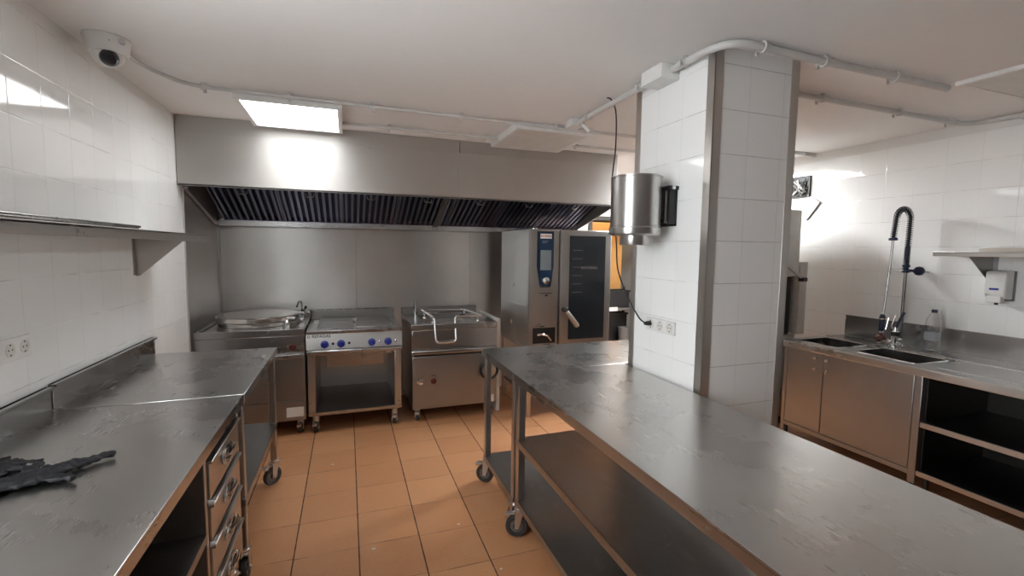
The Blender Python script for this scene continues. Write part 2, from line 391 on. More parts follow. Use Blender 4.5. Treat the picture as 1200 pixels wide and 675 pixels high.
# ------------------------------------------------------------------ extractor hood
def hood():
    HX0, HX1, HY = XL+.004, 2.37, 3.77
    t = thing('extractor_hood', 'long brushed steel extractor hood across the back wall over the cookers', 'extractor hood', (.64, 4.2, 1.68))
    zb, zt = 1.912, CZ-.001
    for a, b in ((HX0, .877), (.881, HX1)):
        link('front_panel', MB().box(a, b, HY, HY+.012, zb, zt-.10, .003), 'hood', t)
        link('upper_flange', MB().box(a, b, HY+.003, HY+.016, zt-.101, zt, .002), 'hood', t)
    link('seam_strip', MB().box(.871, .885, HY-.003, HY, zb, zt-.10, .001), 'hood', t)
    link('bottom_lip', MB().prism([(HY, zb), (HY+.075, zb+.006), (HY+.075, zb+.022), (HY+.06, zb+.022), (HY+.06, zb+.014), (HY, zb+.012)], 0, HX0, HX1), 'dull', t)
    link('top_sheet', MB().box(HX0, HX1, HY+.012, YB-.012, zt-.02, zt), 'dull', t)
    # right and left end sheets: triangular below the lip
    for nm, a in (('end_sheet', HX0), ('end_sheet', HX1-.012)):
        link(nm, MB().prism([(HY+.012, zb), (HY+.05, zb-.004), (4.61, 1.70), (YB-.013, 1.68), (YB-.013, zt), (HY+.012, zt)], 0, a, a+.012), 'hood', t)
    link('edge_brace', MB().tube([(HX0+.03, HY+.07, zb-.01), (HX0+.03, 4.60, 1.70)], .017, 4), 'sheet', t)
    A, B = Vector((0, 3.86, 2.045)), Vector((0, 4.615, 1.74))           # slope of the filter bank
    dv = (B-A); L = dv.length; dv.normalize(); nv = Vector((0, -dv.z, dv.y))*-1; nv = Vector((0, dv.z, -dv.y))
    if nv.z > 0: nv = -nv
    nf = 7; x0, x1 = HX0+.09, HX1-.03; w = (x1-x0)/nf
    for k in range(nf):
        a = x0+k*w+.003; b = x0+(k+1)*w-.003
        m = MB()
        def strip(xa, xb, s0, s1, h0, h1):
            c = [(xa, s0), (xb, s0), (xb, s1), (xa, s1)]
            bb = bmesh.new(); lo = []; hi = []
            for (x, s_) in c:
                q = A+dv*s_+Vector((x, 0, 0)); lo.append(bb.verts.new(q+nv*h0)); hi.append(bb.verts.new(q+nv*h1))
            bb.faces.new(lo); bb.faces.new(hi[::-1])
            for i in range(4): bb.faces.new((lo[i], hi[i], hi[(i+1) % 4], lo[(i+1) % 4]))
            bmesh.ops.recalc_face_normals(bb, faces=bb.faces[:]); m._merge(bb)
        strip(a, b, 0, .022, -.02, .02); strip(a, b, L-.022, L, -.02, .02)
        strip(a, a+.012, .022, L-.022, -.02, .02); strip(b-.012, b, .022, L-.022, -.02, .02)
        ns = 9; sw = (b-a-.024)/ns
        for i in range(ns):
            xa = a+.012+i*sw
            strip(xa+sw*.30, xa+sw*.70, .022, L-.022, .002, .014)
        f = link('baffle_filter', m, 'filt', t)
        m = MB(); strip(a+.012, b-.012, .022, L-.022, -.022, -.018); link('filter_back', m, 'filtback', f)
        hm = MB(); mid = (a+b)/2; q = A+dv*(L*.34)
        hm.tube(fillet([Vector((mid-.03, 0, 0))+q+nv*.01, Vector((mid-.03, 0, 0))+q+nv*.04, Vector((mid+.03, 0, 0))+q+nv*.04, Vector((mid+.03, 0, 0))+q+nv*.01], .012, 4), .004, 8)
        link('handle', hm, 'frame', f)
        fm = MB()
        q0, q1 = A+dv*(L*.30)+nv*.0135, A+dv*(L*.72)+nv*.0135
        xw = a+.012+sw*(2 if k % 2 else 4)
        fm.quad(q0+Vector((xw+.014, 0, 0)), q0+Vector((xw+sw-.026, 0, 0)), q1+Vector((xw+sw-.026, 0, 0)), q1+Vector((xw+.014, 0, 0)))
        o = link('film_strip', fm, 'film', f); o['label'] = 'blue film left on the filter'
    m = MB(); strip(.80, .85, .06, L+.01, .02, .035); m.box(.80, .85, 4.594, 4.60, 1.672, 1.745, .001)
    link('divider_bar', m, 'dull', t)
    link('grease_gutter', MB().prism([(4.60, 1.742), (4.60, 1.682), (YB-.013, 1.672), (YB-.013, 1.70), (4.615, 1.70), (4.615, 1.742)], 0, HX0+.03, HX1-.012), 'sheetx', t)
    for x in (-.48, .18, 1.3, 2.0): link('screw', MB().lathe((x, HY-.001, 2.262), [(.0, .004), (.004, .003), (.006, 0)], 12, '-y'), 'chrome', t)
hood()

# ------------------------------------------------------------------ casters, tables
def caster(t, x, y, ztop, yaw=0.0, r=.058, brake=True, label=None):
    rot = Matrix.Translation((x, y, 0)) @ Matrix.Rotation(yaw, 4, 'Z')
    m = MB()
    zc = r
    m.cyl((0, 0, ztop-.012), (0, 0, ztop), .022).cyl((0, 0, 2*r+.022), (0, 0, ztop-.01), .028)
    for s in (-1, 1):
        m.prism([(-.024, 2*r+.026), (.022, 2*r+.026), (-.004, zc-.010), (-.025, zc-.010)], 1, s*.02-.0015, s*.02+.0015)
    m.box(-.030, .030, -.0215, .0215, 2*r+.018, 2*r+.028, .003)
    m.cyl((-.015, -.026, zc), (-.015, .026, zc), .007, seg=12)
    bmesh.ops.transform(m.bm, matrix=rot, verts=m.bm.verts[:])
    c = link('caster', m, 'castersteel', t)
    w = MB().lathe((-.015, 0, zc), [(.0, -.012), (.018, -.013), (.020, -.009), (r*.62, -.009), (r*.66, -.014), (r*.9, -.0155), (r, -.009), (r, .009), (r*.9, .0155), (r*.66, .014), (r*.62, .009), (.02, .009), (.018, .013), (0, .012)], 40, mtx=Matrix.Rotation(PI/2, 4, 'X'))
    bmesh.ops.transform(w.bm, matrix=rot, verts=w.bm.verts[:])
    wo = link('wheel', w, 'rubber', c)
    h = MB().lathe((-.015, 0, zc), [(.0, -.0135), (r*.58, -.0095), (r*.58, .0095), (0, .0135)], 32, mtx=Matrix.Rotation(PI/2, 4, 'X'))
    bmesh.ops.transform(h.bm, matrix=rot, verts=h.bm.verts[:])
    link('hub', h, 'wheel', c)
    if brake:
        b = MB().box(-.055, .012, -.016, .016, 2*r+.006, 2*r+.013, .003, mtx=Matrix.Translation((0, 0, 0)) @ Matrix.Rotation(0, 4, 'Y'))
        b.box(-.075, -.05, -.018, .018, 2*r-.006, 2*r+.010, .004)
        bmesh.ops.transform(b.bm, matrix=rot, verts=b.bm.verts[:])
        link('brake_pedal', b, 'castersteel', c)
    return c

def folded_top(x0, x1, y0, y1, zt, edge=.042):
    m = MB().box(x0, x1, y0, y1, zt-.012, zt, .002)
    m.box(x0, x0+.012, y0, y1, zt-edge, zt-.006, .003).box(x1-.012, x1, y0, y1, zt-edge, zt-.006, .003)
    m.box(x0+.01, x1-.01, y0, y0+.012, zt-edge, zt-.006, .003).box(x0+.01, x1-.01, y1-.012, y1, zt-edge, zt-.006, .003)
    return m
def table(label, x0, x1, y0, y1, zt, shelves, legs, cast, yaws, splash=None, inset=.012):
    t = thing('work_table', label, 'work table', ((x0+x1)/2, (y0+y1)/2, 0), 'steel work tables')
    link('tabletop', folded_top(x0, x1, y0, y1, zt), 'top', t)
    if splash: link('backsplash', MB().box(x0, x0+.016, y0, y1, zt-.01, zt+splash, .003).box(x0, x0+.03, y0, y1, zt+splash-.012, zt+splash, .003), 'sheetx', t)
    for (lx, ly), yw in zip(legs, yaws):
        link('leg', MB().box(lx-.019, lx+.019, ly-.019, ly+.019, cast, zt-.012, .004), 'frame', t)
        caster(t, lx, ly, cast+.001, yw)
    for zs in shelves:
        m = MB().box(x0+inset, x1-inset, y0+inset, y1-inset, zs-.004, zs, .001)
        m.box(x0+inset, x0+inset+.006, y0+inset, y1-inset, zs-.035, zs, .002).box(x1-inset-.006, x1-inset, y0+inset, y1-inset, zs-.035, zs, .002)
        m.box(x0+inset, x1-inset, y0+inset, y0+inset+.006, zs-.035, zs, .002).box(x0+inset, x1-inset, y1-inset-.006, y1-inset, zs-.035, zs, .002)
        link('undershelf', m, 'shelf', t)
    return t
TZ = .87
# right-hand pair
table('short steel work table on casters, far end of the right-hand run, before the oven', .797, 1.99, 2.203, 2.79, TZ, [.18],
      [(.83, 2.758), (.83, 2.236), (1.955, 2.758), (1.955, 2.236)], .165, (-.62, -1.57, .8, -1.57))
table('long steel work table with two undershelves on the right, running past the tiled pillar', .797, 1.462, -.5, 2.197, TZ, [.525, .205],
      [(.83, 2.162), (.83, -.465), (1.43, 2.162), (1.43, -.465)], .165, (-.37, 1.2, 2.5, 2.0))
# left-hand pair
table('steel work table with splashback on the left, far one next to the boiling pan', XL+.004, -.425, 2.206, 3.20, TZ, [.395],
      [(-.458, 3.165), (-.458, 2.245), (-1.045, 3.165), (-1.045, 2.245)], .165, (.75, -1.57, .5, -1.57), splash=.1)

def drawer_table():
    x0, x1, y0, y1 = XL+.004, -.43, -.6, 2.194
    t = thing('work_table', 'near steel work table with drawers on the left, black gloves on top', 'work table', ((x0+x1)/2, .8, 0), 'steel work tables')
    link('tabletop', folded_top(x0, x1, y0, y1, TZ), 'top', t)
    link('backsplash', MB().box(x0, x0+.016, y0, y1, TZ-.01, TZ+.095, .003).box(x0, x0+.03, y0, y1, TZ+.083, TZ+.095, .003), 'sheetx', t)
    xf = x1-.018
    for y in (2.17, 1.70, .55, -.57): link('side_panel', MB().box(x0+.02, xf, y-.012, y+.012, .16, TZ-.012, .003), 'frame', t)
    link('back_panel', MB().box(x0+.01, x0+.02, y0+.03, y1-.03, .16, TZ-.012), 'dull', t)
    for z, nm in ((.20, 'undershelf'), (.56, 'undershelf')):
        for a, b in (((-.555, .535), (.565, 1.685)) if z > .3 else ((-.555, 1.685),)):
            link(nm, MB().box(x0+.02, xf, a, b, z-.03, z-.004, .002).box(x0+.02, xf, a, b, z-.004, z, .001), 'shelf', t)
    zs = [.795, .645, .50, .355, .205]
    link('drawer_carcass', MB().box(x0+.02, xf-.02, 1.715, 2.155, .17, .80), 'dull', t)
    for k in range(4):
        d = link('drawer', MB().box(xf-.02, xf+.006, 1.722, 2.152, zs[k+1]+.014, zs[k]-.004, .003).box(xf+.002, xf+.016, 1.722, 2.152, zs[k]-.014, zs[k]-.004, .003), 'frame', t)
        zc = (zs[k]+zs[k+1])/2+.01; yc = 1.937
        ring = []
        for i in range(24):
            a = 2*PI*i/24; ring.append((xf+.012, yc+.058*math.copysign(abs(math.cos(a))**.7, math.cos(a)), zc+.026*math.copysign(abs(math.sin(a))**.7, math.sin(a))))
        link('handle', MB().tube(ring, .007, 10, closed=True).tube([(xf+.024, yc-.05, zc+.012), (xf+.03, yc, zc+.014), (xf+.024, yc+.05, zc+.012)], .007, 10), 'chrome', d)
        link('handle_recess', MB().box(xf+.004, xf+.0085, yc-.052, yc+.052, zc-.022, zc+.022, .002), 'black', d)
        link('runner_stop', MB().lathe((xf+.008, 1.717, zs[k+1]+.006), [(0, .012), (.007, .010), (.009, 0), (.009, -.006), (0, -.006)], 14, 'x'), 'white', d)
    for (lx, ly), yw in (((xf-.03, 2.095), .7), ((x0+.04, 2.095), .3), ((xf-.02, -.56), .5), ((x0+.04, -.56), .2), ((xf-.02, .55), .9)):
        link('leg', MB().box(lx-.018, lx+.018, ly-.018, ly+.018, .165, .20, .004), 'frame', t); caster(t, lx, ly, .166, yw)
drawer_table()

# ------------------------------------------------------------------ cooking appliances
FY, BY = 3.93, 4.71
def swivel_feet(t, xs, ys, ztop):
    for x in xs:
        for y in ys: caster(t, x, y, ztop, 1.42, .036, True)
def mixer_tap(t, x, y, z, tall, lever=True):
    p = link('tap', MB().cyl((x, y, z), (x, y, z+.05), .018).tube(fillet([(x, y, z+.05), (x, y, z+tall), (x-.015, y-.05, z+tall+.02), (x-.03, y-.11, z+tall-.03)], .03, 6), .009, 12), 'chrome', t)
    if lever:
        link('tap_handle', MB().cyl((x, y, z+.04), (x+.055, y-.01, z+.055), .012).lathe((x+.055, y-.01, z+.055), [(0, .018), (.014, .014), (.018, 0), (.012, -.012), (0, -.014)], 16, 'x').cyl((x-.002, y, z+.05), (x+.03, y-.03, z+.10), .008), 'chrome', p)
        link('tap_grip', MB().cyl((x+.004, y-.004, z+.045), (x+.012, y-.012, z+.085), .016).cyl((x+.03, y-.03, z+.09), (x+.036, y-.036, z+.115), .011), 'black', p)
    return p

def boiling_pan():
    x0, x1 = XL+.012, -.326
    t = thing('boiling_pan', 'round-lidded steel boiling pan in the corner left of the range', 'boiling pan', ((x0+x1)/2, 4.3, 0))
    link('body', MB().box(x0+.008, x1-.004, FY+.012, BY, .125, .81, .004), 'sheet', t)
    m = MB().box(x0, x1, FY, BY, .81, .862, .005); m.box(x0+.02, x0+.05, FY+.05, BY-.04, .862, .872, .003)
    link('worktop', m, 'sheetx', t)
    link('rear_upstand', MB().box(x0, x1, BY-.07, BY, .862, .915, .004), 'dull', t)
    link('control_panel', MB().box(x0+.004, x1-.002, FY, FY+.014, .675, .808, .003), 'sheetx', t)
    link('bumper_rail', MB().box(x0+.002, x1, FY-.022, FY+.012, .632, .664, .008), 'sheetx', t)
    link('door', MB().box(x0+.012, x1-.008, FY+.002, FY+.014, .292, .625, .003), 'brown', t)
    link('lower_panel', MB().box(x0+.012, x1-.008, FY+.002, FY+.014, .128, .286, .003), 'brown', t)
    link('sticker', MB().box(-.47, -.345, FY+.0005, FY+.0025, .158, .235), 'label', t)['label'] = 'blank pale sticker'
    k = link('knob', MB().lathe((-.414, FY+.001, .72), [(.026, 0), (.024, .012), (.019, .022), (0, .024)], 24, '-y').box(-.418, -.410, FY-.034, FY-.02, .698, .742, .002), 'redknob', t); k['label'] = 'dark red control knob'
    link('indicator', MB().lathe((-.468, FY+.001, .722), [(.006, 0), (.005, .004), (0, .005)], 12, '-y').lathe((-.488, FY+.001, .722), [(.006, 0), (.005, .004), (0, .005)], 12, '-y'), 'black', t)
    v = link('drain_valve', MB().cyl((-.575, FY+.01, .47), (-.575, FY-.06, .47), .022).cyl((-.575, FY-.045, .50), (-.575, FY-.045, .41), .017), 'chrome', t)
    link('valve_grip', MB().box(-.557, -.533, FY-.075, FY-.05, .42, .52, .008), 'black', v)
    cx, cyy = -.705, 4.32
    link('pan_rim', MB().lathe((cx, cyy, .862), [(.285, 0), (.292, .004), (.292, .032), (.285, .036), (.25, .036)], 64), 'lidsteel', t)
    l = link('lid', MB().lathe((cx, cyy, .900), [(.255, -.002), (.304, 0), (.308, .004), (.308, .036), (.303, .041), (.29, .043), (.15, .052), (0, .056)], 72), 'lidsteel', t)
    link('lid_hinge', MB().box(cx+.26, cx+.34, cyy+.10, cyy+.16, .862, .935, .01), 'chrome', l)
    link('lid_handle', MB().cyl((cx+.20, cyy-.17, .925), (cx+.30, cyy-.21, .925), .014), 'chrome', l)
    link('rim_clamp', MB().lathe((cx+.235, cyy-.20, .863), [(.024, 0), (.024, .03), (.014, .045), (0, .047)], 20), 'chrome', l)
    mixer_tap(t, -.39, 4.50, .862, .15)
    swivel_feet(t, (x0+.09, -.375), (4.02, 4.6), .126)
boiling_pan()

def range_cooker():
    x0, x1, zt = -.318, .424, .84
    t = thing('range_cooker', 'steel range with four blue knobs and open base, between the two pans', 'range cooker', ((x0+x1)/2, 4.3, 0))
    m = MB().box(x0, x1, FY-.004, BY, zt-.03, zt, .006)
    link('top', m, 'sheetx', t)
    link('body', MB().box(x0+.006, x1-.006, FY+.02, BY, .64, zt-.03, .003), 'sheet', t)
    link('control_panel', MB().prism([(FY+.008, zt-.028), (FY-.016, .688), (FY+.03, .688), (FY+.03, zt-.028)], 0, x0, x1, .002), 'panelsteel', t)
    link('bumper_rail', MB().box(x0, x1, FY-.030, FY+.03, .650, .684, .010), 'sheetx', t)
    for i in range(2):
        for j in range(2):
            a = x0+.075+i*.305; b = a+.285; c = FY+.06+j*.29; d = c+.275
            link('hot_plate', MB().box(a, b, c, d, zt-.002, zt+.012, .005), 'plate', t)
    link('plate_glint', MB().box(.035, .075, 4.40, 4.47, zt, zt+.014, .002).box(x0+.03, x0+.07, 4.36, 4.48, zt, zt+.006, .002), 'label', t)  # pale pieces; the middle one paints a reflection on the hot plates
    u = link('rear_flue', MB().box(x0, x1, BY-.105, BY, zt-.02, .915, .004), 'dull', t)
    m = MB()
    for i in range(8): m.box(x0+.04+i*.083, x0+.105+i*.083, BY-.085, BY-.025, .913, .9165)
    link('flue_slots', m, 'black', u)
    tilt = Matrix.Rotation(math.atan2(.024, .124), 4, 'X')
    for i, (x, z) in enumerate(((-.181, .728), (-.058, .728), (.180, .728), (.310, .728))):
        yk = FY-.016+(z-.688)*.1935
        k = link('knob', MB().lathe((x, yk, z), [(.031, 0), (.029, .006), (.0255, .010), (.023, .028), (0, .030)], 28, '-y').box(x-.005, x+.005, FY-.052, FY-.034, z-.024, z+.024, .003), 'blue', t); k['label'] = 'blue control knob'
        link('pilot_lamp', MB().lathe((x+.062, yk, z+.003), [(.011, 0), (.010, .006), (.006, .010), (0, .011)], 18, '-y'), 'chrome' if i > 1 else 'black', t)
    lettering('logo', 'REPAGAS', 'ink', t, (Matrix.Translation((-.205, FY+.0035, .793)) @ Matrix.Rotation(PI/2-.191, 4, 'X')), .034)
    link('logo_mark', MB().tube([(-.297+.009*math.cos(a*PI/8), FY+.0035+.0017*math.sin(a*PI/8), .793+.009*math.sin(a*PI/8)) for a in range(16)], .0025, 6, closed=True), 'ink', t)
    # open base
    link('side_post', MB().box(x0+.008, x0+.062, FY, BY-.02, .148, .65, .004), 'sheet', t)
    link('side_post', MB().box(x1-.062, x1-.008, FY, BY-.02, .148, .65, .004), 'sheet', t)
    link('base_shelf', MB().box(x0+.062, x1-.062, FY+.004, BY-.02, .150, .176, .003), 'dull', t)
    link('base_rail', MB().box(x0+.008, x1-.008, FY-.004, FY+.02, .146, .176, .003), 'sheetx', t)
    link('back_sheet', MB().box(x0+.062, x1-.062, BY-.05, BY-.02, .17, .65), 'sheet', t)
    link('drip_box', MB().box(x0+.14, x1-.135, FY+.14, BY-.10, .505, .64, .004), 'sheetx', t)
    link('inner_box', MB().box(x0+.062, x1-.062, FY+.05, BY-.05, .615, .64), 'sheetx', t)
    swivel_feet(t, (x0+.06, x1-.06), (3.99, 4.6), .149)
range_cooker()

def bratt_pan():
    x0, x1, zt = .503, 1.266, .853
    t = thing('bratt_pan', 'steel tilting bratt pan with bent tube rail on top, right of the range', 'bratt pan', ((x0+x1)/2, 4.3, 0))
    link('body', MB().box(x0+.006, x1-.006, FY+.012, BY, .11, .80, .004), 'sheet', t)
    m = MB(); a, b, c, d = x0+.13, x1-.17, FY+.16, BY-.12
    m.box(x0, x1, FY, c, zt-.05, zt, .005).box(x0, x1, d, BY, zt-.05, zt, .005).box(x0, a, c-.004, d+.004, zt-.05, zt, .003).box(b, x1, c-.004, d+.004, zt-.05, zt, .003)
    link('worktop', m, 'sheetx', t)
    w = MB().box(a, b, c, d, zt-.16, zt-.15).box(a, a+.006, c, d, zt-.155, zt-.004).box(b-.006, b, c, d, zt-.155, zt-.004).box(a, b, c, c+.006, zt-.155, zt-.004).box(a, b, d-.006, d, zt-.155, zt-.004)
    link('pan_well', w, 'sheetx', t)
    link('rear_upstand', MB().box(x0, x1, BY-.07, BY, zt, .91, .004), 'dull', t)
    link('front_panel', MB().box(x0+.004, x1-.004, FY+.002, FY+.016, .635, zt-.052, .003), 'sheetx', t)
    link('bumper_rail', MB().box(x0, x1, FY-.018, FY+.012, .592, .63, .009), 'sheetx', t)
    link('door', MB().box(x0+.006, x1-.006, FY, FY+.014, .112, .572, .004), 'brown', t)
    link('door_gap', MB().box(x0+.02, x1-.02, FY+.006, FY+.013, .574, .59), 'black', t)
    k = link('knob', MB().lathe((.69, FY+.001, .353), [(.026, 0), (.024, .012), (.019, .022), (0, .024)], 24, '-y').box(.686, .694, FY-.034, FY-.02, .333, .373, .002), 'redknob', t); k['label'] = 'dark red control knob'
    link('knob_mark', MB().box(.67, .71, FY-.001, FY+.001, .400, .406), 'ink', t)
    link('drain_tap', MB().lathe((.575, FY+.001, .358), [(.026, 0), (.026, .005), (.016, .008), (.014, .03), (.02, .034), (.018, .05), (0, .054)], 24, '-y').cyl((.56, FY-.035, .372), (.60, FY-.035, .35), .006), 'chrome', t)
    cx, cz = 1.185, .42
    hw = link('tilt_handwheel', MB().tube([(cx+.075*math.cos(i*PI/16), FY-.035, cz+.075*math.sin(i*PI/16)) for i in range(32)], .012, 10, closed=True), 'black', t)
    link('wheel_disc', MB().lathe((cx, FY+.001, cz), [(.072, .030), (.07, .036), (.02, .040), (.018, .05), (0, .052)], 32, '-y').cyl((cx, FY+.002, cz), (cx, FY-.04, cz), .012), 'sheet', hw)
    link('wheel_grip', MB().cyl((cx+.045, FY-.04, cz+.045), (cx+.045, FY-.085, cz+.045), .011), 'chrome', hw)
    link('sticker', MB().box(1.155, 1.24, FY-.002, FY, .118, .185), 'label', t)['label'] = 'blank pale sticker'
    mixer_tap(t, .605, 4.42, zt, .13, False)
    z = .915; f = FY+.04
    path = fillet([(1.13, f-.01, z-.008), (.885, f-.005, z-.008), (.885, f-.06, .69), (.71, f-.06, .69), (.70, f-.02, z-.01), (.665, 4.36, z), (.65, 4.40, z), (1.06, 4.36, z), (1.13, f-.01, z-.008)], .035, 6)
    r = link('tube_rail', MB().tube(path, .0105, 12), 'chrome', t)
    for x, y in ((.70, 4.02), (.67, 4.30), (1.05, 4.30), (1.11, 4.02)): link('rail_foot', MB().cyl((x, y, zt), (x, y, z-.006), .008).lathe((x, y, zt), [(.018, 0), (.016, .008), (0, .008)], 16), 'chrome', r)
    swivel_feet(t, (x0+.055, x1-.08), (4.0, 4.6), .112)
bratt_pan()

# ------------------------------------------------------------------ combi oven on its stand
def oven():
    x0, x1, y0, y1, z0, z1 = 1.485, 2.285, 3.72, 4.49, .645, 1.684
    t = thing('combi_oven', 'tall steel combi oven with dark glass door and blue control strip', 'oven', ((x0+x1)/2, (y0+y1)/2, z0))
    xm = x0+.285
    link('cabinet', MB().box(x0, x1, y0+.02, y1, z0, z1, .006), 'sheet', t)
    link('control_column', MB().box(x0-.002, xm-.004, y0-.004, y0+.022, z0+.004, z1-.002, .008), 'sheet', t)
    d = link('door', MB().box(xm+.004, x1+.004, y0-.02, y0+.020, z0+.004, z1-.004, .010), 'sheet', t)
    gx0, gx1, gz0, gz1 = 1.862, 2.225, .70, 1.630
    g = link('door_glass', MB().box(gx0, gx1, y0-.0235, y0-.018, gz0, gz1, .002), 'ovenglass', d); g['label'] = 'dark glass pane'
    m = MB()
    for i in range(6): m.box(gx0+.03, gx0+.13, y0-.0242, y0-.0234, 1.50-i*.075, 1.503-i*.075)
    link('rack_edges', m, 'rackdark', g)
    lettering('glass_lettering', 'RATIONAL', 'rackdark', g, facing_y(((gx0+gx1)/2+.02, y0-.0245, 1.345)), .034)
    hm = MB(); a, b = Vector((1.815, y0-.055, .975)), Vector((1.925, y0-.065, .835))
    hm.cyl((1.83, y0-.02, .955), (1.83, y0-.055, .955), .016)
    dr = (b-a).normalized(); hm.tube([a-dr*.02, a, (a+b)/2, b, b+dr*.015], [.010, .019, .022, .024, .018], 14)
    link('door_handle', hm, 'sheet', d)
    link('handle_joint', MB().lathe((1.815, y0-.02, .975), [(.022, 0), (.022, .05), (.015, .056), (0, .058)], 20, '-y'), 'black', d)
    # blue strip: tapers toward the knob
    p = link('control_strip', MB().prism([(1.565, 1.655), (1.705, 1.655), (1.705, 1.36), (1.684, 1.195), (1.672, 1.183), (1.603, 1.183), (1.592, 1.195), (1.565, 1.36)], 1, y0-.010, y0-.002, .003), 'ovenblue', t); p['label'] = 'dark blue control strip'
    link('strip_frame', MB().prism([(1.555, 1.665), (1.715, 1.665), (1.715, 1.36), (1.692, 1.185), (1.68, 1.172), (1.596, 1.172), (1.584, 1.185), (1.555, 1.36)], 1, y0-.006, y0-.001, .002), 'black', p)
    link('display', MB().box(1.585, 1.688, y0-.0125, y0-.009, 1.325, 1.500, .001), 'screen', p)
    link('dial', MB().lathe((1.638, y0-.010, 1.235), [(.037, 0), (.036, .008), (.030, .020), (.014, .024), (0, .024)], 32, '-y'), 'chrome', p)
    b = link('brand_label', MB().box(1.582, 1.690, y0-.0125, y0-.009, 1.600, 1.642, .001), 'label', p)
    lettering('lettering', 'RATIONAL', 'redink', b, facing_y((1.636, y0-.0128, 1.622)), .0215)
    m = MB()
    for z, w in ((1.575, .06), (1.562, .04)): m.box(1.60, 1.60+w, y0-.0105, y0-.0098, z, z+.005)
    link('strip_print', m, 'screen', p)
    link('filter_flap', MB().box(1.585, 1.705, y0-.0075, y0-.003, 1.118, 1.124, .001).box(1.638, 1.662, y0-.009, y0-.003, 1.095, 1.108, .002), 'black', t)
    s = link('shower_recess', MB().box(1.525, 1.742, y0-.0065, y0-.0035, .675, .815, .002), 'black', t); s['label'] = 'black recess holding a chrome hand shower'
    link('hand_shower', MB().tube(fillet([(1.565, y0-.014, .755), (1.60, y0-.02, .760), (1.66, y0-.02, .748), (1.70, y0-.012, .70)], .02), [.011]*3+[.010]*(len(fillet([(0,0,0),(1,0,0),(2,0,1),(3,0,1)], .02))-3), 10), 'chrome', s)
    link('side_vent', MB().box(x0-.006, x0, 4.10, 4.16, 1.15, 1.19, .002).box(x0-.004, x0, 3.745, 4.45, 1.0, 1.004), 'frame', t)
    link('roof_pipe', MB().cyl((1.62, 3.95, z1), (1.62, 3.95, z1+.015), .03).cyl((2.05, 4.2, z1), (2.05, 4.2, z1+.02), .035), 'chrome', t)
    st = thing('oven_stand', 'open steel stand carrying the combi oven behind the right-hand table', 'stand', ((x0+x1)/2, (y0+y1)/2, 0))
    for x in (x0+.03, x1-.03):
        for y in (y0+.06, y1-.04):
            l = link('leg', MB().box(x-.02, x+.02, y-.02, y+.02, .0, z0-.03, .004), 'frame', st)
    link('top_frame', MB().box(x0+.005, x1-.005, y0+.03, y1-.01, z0-.035, z0, .004), 'frame', st)
    link('shelf', MB().box(x0+.02, x1-.02, y0+.05, y1-.03, .18, .20, .003), 'dull', st)
oven()
tag(link('splash_panel', MB().box(1.285, 1.318, 4.00, 4.62, .0, .865, .004), 'label', origin=(1.30, 4.3, 0)), 'narrow pale upright panel standing between the bratt pan and oven', 'panel')

# ------------------------------------------------------------------ dark store seen through the doorway
tag(link('wood_panel', MB().box(2.85, 3.47, 5.35, 5.39, .0, 1.87, .004), 'wood', origin=(3.4, 5.37, 0)), 'orange wooden door leaf seen through the narrow gap beside the oven', 'door')
t = thing('storage_rack', 'dark metal rack with pale shelf rail in the gap beside the oven', 'rack', (3.2, 5.15, 0))
for x in (2.93, 3.47):
    for y in (5.02, 5.28): link('upright', MB().box(x-.015, x+.015, y-.015, y+.015, 0, 1.02, .002), 'black', t)
for z in (.30, .78): link('shelf', MB().box(2.92, 3.48, 5.0, 5.3, z-.03, z, .003), 'dull', t)
link('shelf_rail', MB().box(3.05, 3.20, 4.985, 5.0, .745, .795, .002), 'label', t)
def store_box(x0, x1, y0, y1, z0, z1, label, mat='black'):
    o = thing('storage_crate', label, 'crate', ((x0+x1)/2, (y0+y1)/2, z0), 'black crates on the dark rack')
    m = MB().box(x0, x1, y0, y1, z0, z0+.01).box(x0, x0+.01, y0, y1, z0, z1, .003).box(x1-.01, x1, y0, y1, z0, z1, .003).box(x0, x1, y0, y0+.01, z0, z1, .003).box(x0, x1, y1-.01, y1, z0, z1, .003)
    link('tub', m, mat, o); link('rim', MB().box(x0-.012, x1+.012, y0-.012, y0+.002, z1-.025, z1, .003).box(x0-.012, x1+.012, y1-.002, y1+.012, z1-.025, z1, .003), mat, o)
store_box(2.98, 3.40, 5.04, 5.26, .78, 1.00, 'black crate on the top shelf of the dark rack beside the oven')
store_box(2.96, 3.44, 5.14, 5.28, .30, .70, 'tall black crate on the lower shelf of the dark rack behind the bucket')
tag(link('bucket', MB().lathe((3.33, 5.05, .30), [(0, 0), (.055, 0), (.066, .22), (.070, .225), (.064, .225), (.053, .01), (0, .01)], 32), 'wheel', origin=(3.33, 5.05, .30)), 'small grey bucket on the lower shelf of the dark rack beside the oven', 'bucket')
L = bpy.data.lights.new('store_bulb', 'POINT'); L.energy = 5; L.color = (1, .84, .62); L.shadow_soft_size = .06
lo = bpy.data.objects.new('store_bulb', L); lo.location = (3.1, 5.08, 2.1); COL.objects.link(lo)

